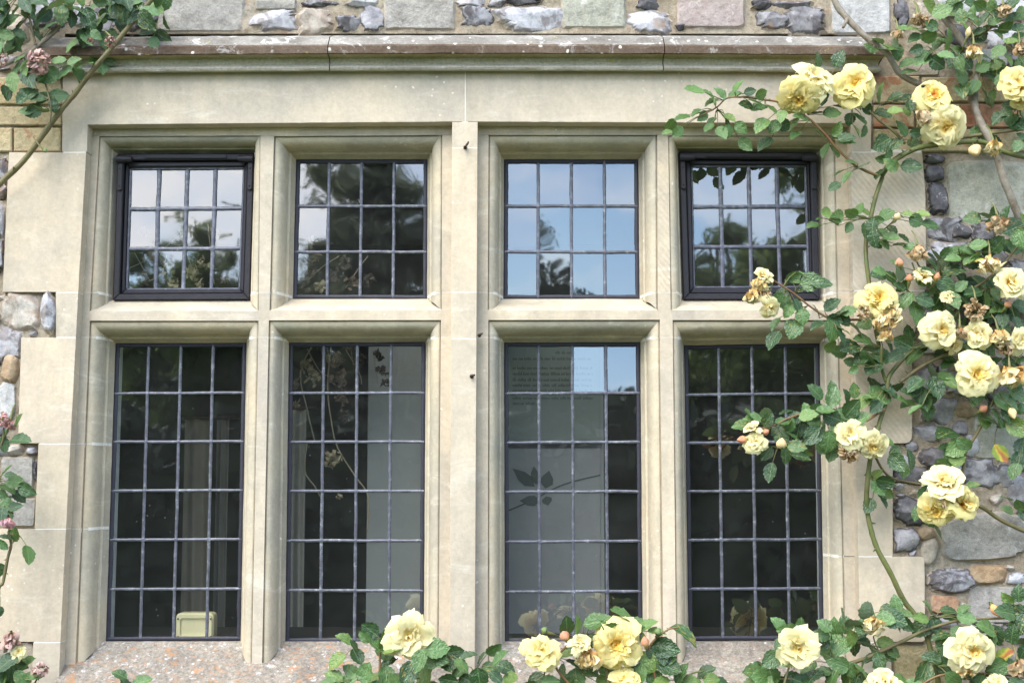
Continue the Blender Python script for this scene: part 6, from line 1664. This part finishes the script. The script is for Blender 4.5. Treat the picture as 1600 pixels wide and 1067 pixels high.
Wd(tl, 61, 98, 40, 34, 'petal_pinkdry', -.12, True, stem=(48,84)); Wd(tl, 172, 66, 18, 20, 'petal_pinkdry', -.11, True, stem=(158,50)); Wd(tl, 3, 94, 20, 30, 'petal_pinkdry', -.1, True); Wd(tl, 143, 64, 8, 12, 'petal_pinkdry', -.1); bud(tl, 71, 236, 8, 7, 'sepal', -.08, (.6, -.4, -.5), stem=(60,224))
# ------------------------------------------------------------------ pink rose shoots at the left edge
lf_ = empty('rose_bush', (xz(-40, 1060, -.15)[0], -.18, .03), 'rose bush with faded pink flowers reaching in at the lower left edge', 'rose bush')
cane(lf_, [(-60,1900,-.2), (-40,1300,-.16), (-8,960,-.13), (6,910,-.12), (14,870,-.12), (18,852,-.12), (14,832,-.13)], .006, .0028, O_, thorns=4)
cane(lf_, [(-40,1300,-.16), (-60,800,-.12), (-20,735,-.11), (4,690,-.11), (6,668,-.12)], .004, .002, O_, thorns=2)
cane(lf_, [(-40,1300,-.16), (10,1100,-.15), (18,1050,-.14), (20,1020,-.15)], .004, .002, G_, thorns=1)
cane(lf_, [(-40,1300,-.16), (40,1110,-.15), (54,1066,-.14), (62,1054,-.15)], .003, .0016, G_, thorns=0)
for base, pts, Y in [((8,682), [(12,674,32), (30,658,32,Yl), (30,685,40), (6,694,28)], -.12), ((-4,750), [(10,735,30,Yl), (16,742,24), (24,752,34,Yl), (10,760,34), (40,765,34), (8,775,30), (30,775,30)], -.11), ((4,790), [(12,788,30), (24,792,28), (2,806,30), (14,802,26)], -.11),
  ((18,850), [(10,838,28), (22,832,30,Yl), (4,850,26)], -.12), ((30,836), [(44,866,38,Yl)], -.11), ((0,880), [(2,890,24), (0,955,20)], -.11), ((14,1030), [(8,1036,50), (28,1034,46), (40,1038,44,Yl), (14,1056,44), (34,1060,40), (4,1064,40), (50,1056,34), (-4,1048,40)], -.15), ((20,1070), [(10,1078,40), (36,1078,40), (52,1074,34)], -.14)]:
    leaf(lf_, base, pts, Y, LP, 32)
Wd(lf_, 4, 656, 22, 24, 'petal_pink', -.13, True, stem=(6,680)); Wd(lf_, 16, 664, 10, 18, 'petal_pinkdry', -.13); Wd(lf_, 12, 817, 14, 24, 'petal_pink', -.14, stem=(15,838)); Wd(lf_, 17, 1002, 22, 34, 'petal_pinkdry', -.16, stem=(20,1020)); Wd(lf_, 62, 1046, 26, 20, 'petal_pinkdry', -.16, True, stem=(60,1062)); B(lf_, 29, 1018, 26, (.3, -.8, .2), 'half', 'petal_pale', -.16)
# ================================================================== the garden behind the camera, seen mirrored in the panes
def tree_mat(name, a, b, thin=True):
    s = NT(name); w = s.pos()
    c = s.mix(s.ramp(s.noise(w, 2.2, 4), [(.3, 0.0), (.7, 1.0)]), a, b)
    s.fin(c, 0.7)
    if thin:
        tl = s.n('ShaderNodeBsdfTranslucent'); s.put(tl.inputs[0], s.mix(1.0, c, (2.8, 2.6, 2.3), 'MULTIPLY'))
        mx = s.n('ShaderNodeMixShader'); mx.inputs[0].default_value = 0.62
        s.L(s.b.outputs[0], mx.inputs[1]); s.L(tl.outputs[0], mx.inputs[2]); s.L(mx.outputs[0], s.out.inputs[0])
    return s.m
TF = [tree_mat('conifer_green', (0.085, 0.105, 0.075), (0.14, 0.16, 0.11)), tree_mat('broadleaf_green', (0.075, 0.11, 0.045), (0.13, 0.17, 0.07)), tree_mat('hedge_green', (0.022, 0.040, 0.018), (0.045, 0.070, 0.028), False)]
bark = plain('bark', (0.15, 0.125, 0.10), 0.95, 0, .3, 8, .6)
def mirror_px(px, py, dist):
    """garden point whose mirror image in the window plane lies at this pixel"""
    cy = 2*YG + 3.7; d = _fw + Vector((1, 0, 0))*((px-800)/F) - _up*((py-533.5)/F)
    t = (dist + cy)/d.y
    return Vector((d.x*t, -dist, CAM.z + d.z*t))
def tree(name, label, cat, x, y, h, cw, ch0, n, leaf_s, mi, tiers=0, seed=1, squash=1.0, grp=None):
    rs = random.Random(seed)
    e = empty(name, (x, y, 0), label, cat, grp)
    b = MB(); b.tube(smooth_line([Vector((x, y, 0)), Vector((x+rs.uniform(-.1, .1), y, h*.4)), Vector((x+rs.uniform(-.2, .2), y, h*.75)), Vector((x, y, h*.96))], 4), [.017*h*(1-.07*i) for i in range(13)], 8); b.build('trunk', bark, e, (x, y, 0), smooth=True)
    b = MB(); cl_ = []
    for k in range(60 if tiers else 44):
        if tiers:
            t = rs.randint(0, tiers-1)/(tiers-1); zc = lerp(ch0, h*.97, t); rr = cw*(1-.66*t)*rs.uniform(.2, 1.0); a = rs.uniform(0, 6.28)
            cl_.append((Vector((x+math.cos(a)*rr, y+math.sin(a)*rr, zc-.12*rr)), Vector((cw*.32, cw*.32, cw*.12))))
        else:
            d = Vector((rs.gauss(0, 1), rs.gauss(0, 1), rs.gauss(0, 1))).normalized()*rs.uniform(.3, 1)**.6
            cl_.append((Vector((x+d.x*cw*.78, y+d.y*cw*.78, (ch0+h)/2+d.z*(h-ch0)*.42)), Vector((1, 1, .75))*cw*.30))
    for c, r in cl_[:14]:
        bb = MB(); 
        st = Vector((x, y, min(c.z*.8, h*.8))); bb.tube([st, lerp(st, c, .5)+Vector((0, 0, .1)), c], [.006*h, .004*h, .0015*h], 5); bb.build('limb', bark, e, st, smooth=True)
    n *= 4; leaf_s *= .42
    for k in range(n):
        c, r = cl_[k % len(cl_)]
        d = Vector((rs.gauss(0, .55), rs.gauss(0, .55), rs.gauss(0, .55)))
        p = c + Vector((d.x*r.x, d.y*r.y, d.z*r.z)); s = leaf_s*rs.uniform(.6, 1.4)
        nn = Vector((rs.gauss(0, 1), rs.gauss(0, 1), rs.gauss(.5, 1))).normalized(); t = nn.orthogonal().normalized(); t = Matrix.Rotation(rs.uniform(0, 6.28), 3, nn) @ t; u = nn.cross(t)
        if tiers: b.add([p-t*s*.25, p+u*s*.9-Vector((0, 0, s*.35)), p+t*s*.25, p-u*s*.5], [(0, 1, 2, 3)])
        else: b.add([p-t*s*.5, p+u*s*.55, p+t*s*.5, p-u*s*.55], [(0, 1, 2, 3)])
    b.build('crown', TF[mi], e, (x, y, ch0))
    return e
def at_px(px, top_py, dist):
    p = mirror_px(px, top_py, dist); return p.x, -dist, p.z
gt = 'garden trees across the lawn'
x, y, h = at_px(612, 236, 22); tree('cedar_tree', 'broad drooping cedar mirrored in the second upper window', 'tree', x, y, h, 2.25, 1.0, 22000, .30, 0, 9, 3, grp=gt)
x, y, h = at_px(722, 300, 23); tree('cedar_tree', 'cedar mirrored at the left edge of the blue sky window', 'tree', x, y, h, 1.0, 1.0, 8000, .28, 0, 6, 5, grp=gt)
x, y, h = at_px(480, 330, 24); tree('cedar_tree', 'lower cedar mirrored in the left panes of the second upper window', 'tree', x, y, h, 1.3, .8, 8000, .28, 0, 6, 6, grp=gt)
x, y, h = at_px(292, 318, 21); tree('round_tree', 'dark round tree mirrored in the middle of the first casement', 'tree', x, y, h, 1.0, .8, 9000, .17, 1, 0, 8, grp=gt)
x, y, h = at_px(372, 350, 22); tree('round_tree', 'smaller tree mirrored at the right edge of the first casement', 'tree', x, y, h, .7, .8, 5000, .16, 1, 0, 9, grp=gt)
x, y, h = at_px(215, 350, 23); tree('round_tree', 'low dark tree mirrored at the left edge of the first casement', 'tree', x, y, h, .7, .6, 5000, .16, 1, 0, 21, grp=gt)
x, y, h = at_px(1130, 300, 12); tree('round_tree', 'leafy tree mirrored in the left panes of the right casement', 'tree', x, y, h, .60, 1.2, 4200, .13, 1, 0, 10, grp=gt)
x, y, h = at_px(1225, 225, 11); tree('round_tree', 'taller leafy tree mirrored at the right of the right casement', 'tree', x, y, h, .66, 1.4, 4600, .12, 1, 0, 12, grp=gt)
x, y, h = at_px(1190, 420, 20); tree('round_tree', 'low tree mirrored at the foot of the right casement', 'tree', x, y, h, 1.0, .8, 5000, .16, 1, 0, 14, grp=gt)
for k, (px, py, ds) in enumerate(((40, 420, 26), (160, 440, 25), (-150, 350, 27), (1400, 380, 25), (1560, 360, 26), (1750, 330, 27))):
    x, y, h = at_px(px, py, ds); tree('round_tree', ['tree at the far left of the lawn hedge line', 'second tree from the left along the hedge', 'outermost tree beyond the left end of the hedge', 'tree right of the casement view by the hedge', 'second tree right of the casement view', 'outermost tree beyond the right end of the hedge'][k], 'tree', x, y, h, 1.5, .5, 4000, .22, 1, 0, 30+k, grp=gt)
def hedge(label, y, x0, x1, h, th, n, s, wob, seed):
    rs = random.Random(seed); e = empty('hedge', ((x0+x1)/2, y, 0), label, 'hedge', None)
    b = MB(); b.box((x0, y-th*.3, 0), (x1, y+th*.3, h*.86)); b.build('hedge_core', TF[2], e, ((x0+x1)/2, y, 0))
    b = MB()
    for k in range(n):
        x = rs.uniform(x0, x1); z = h*rs.uniform(0, 1)**.75
        hh = h*(1 + wob*mnoise.noise(Vector((x*.9, y, 3)))); z = z*hh/h
        p = Vector((x, y + th*rs.uniform(-.5, .5), z)); q = s*rs.uniform(.6, 1.5); nn = Vector((rs.gauss(0, 1), rs.gauss(0, 1), rs.gauss(.3, 1))).normalized(); t = nn.orthogonal().normalized(); u = nn.cross(t)
        b.add([p-t*q*.5, p+u*q*.5, p+t*q*.5, p-u*q*.5], [(0, 1, 2, 3)])
    tag(b.build('foliage', TF[2], e, ((x0+x1)/2, y, 0)), kind='stuff')
p = mirror_px(900, 474, 26)
hedge('tall dark far hedge mirrored along the foot of the upper windows', -26, -16, 16, p.z, 1.4, 40000, .15, .05, 3)
hedge('clipped dark hedge across the near lawn mirrored in the lower windows', -9.5, -9, 9, 2.25, .9, 16000, .14, .06, 4)
print('OBJECTS', len(bpy.data.objects))
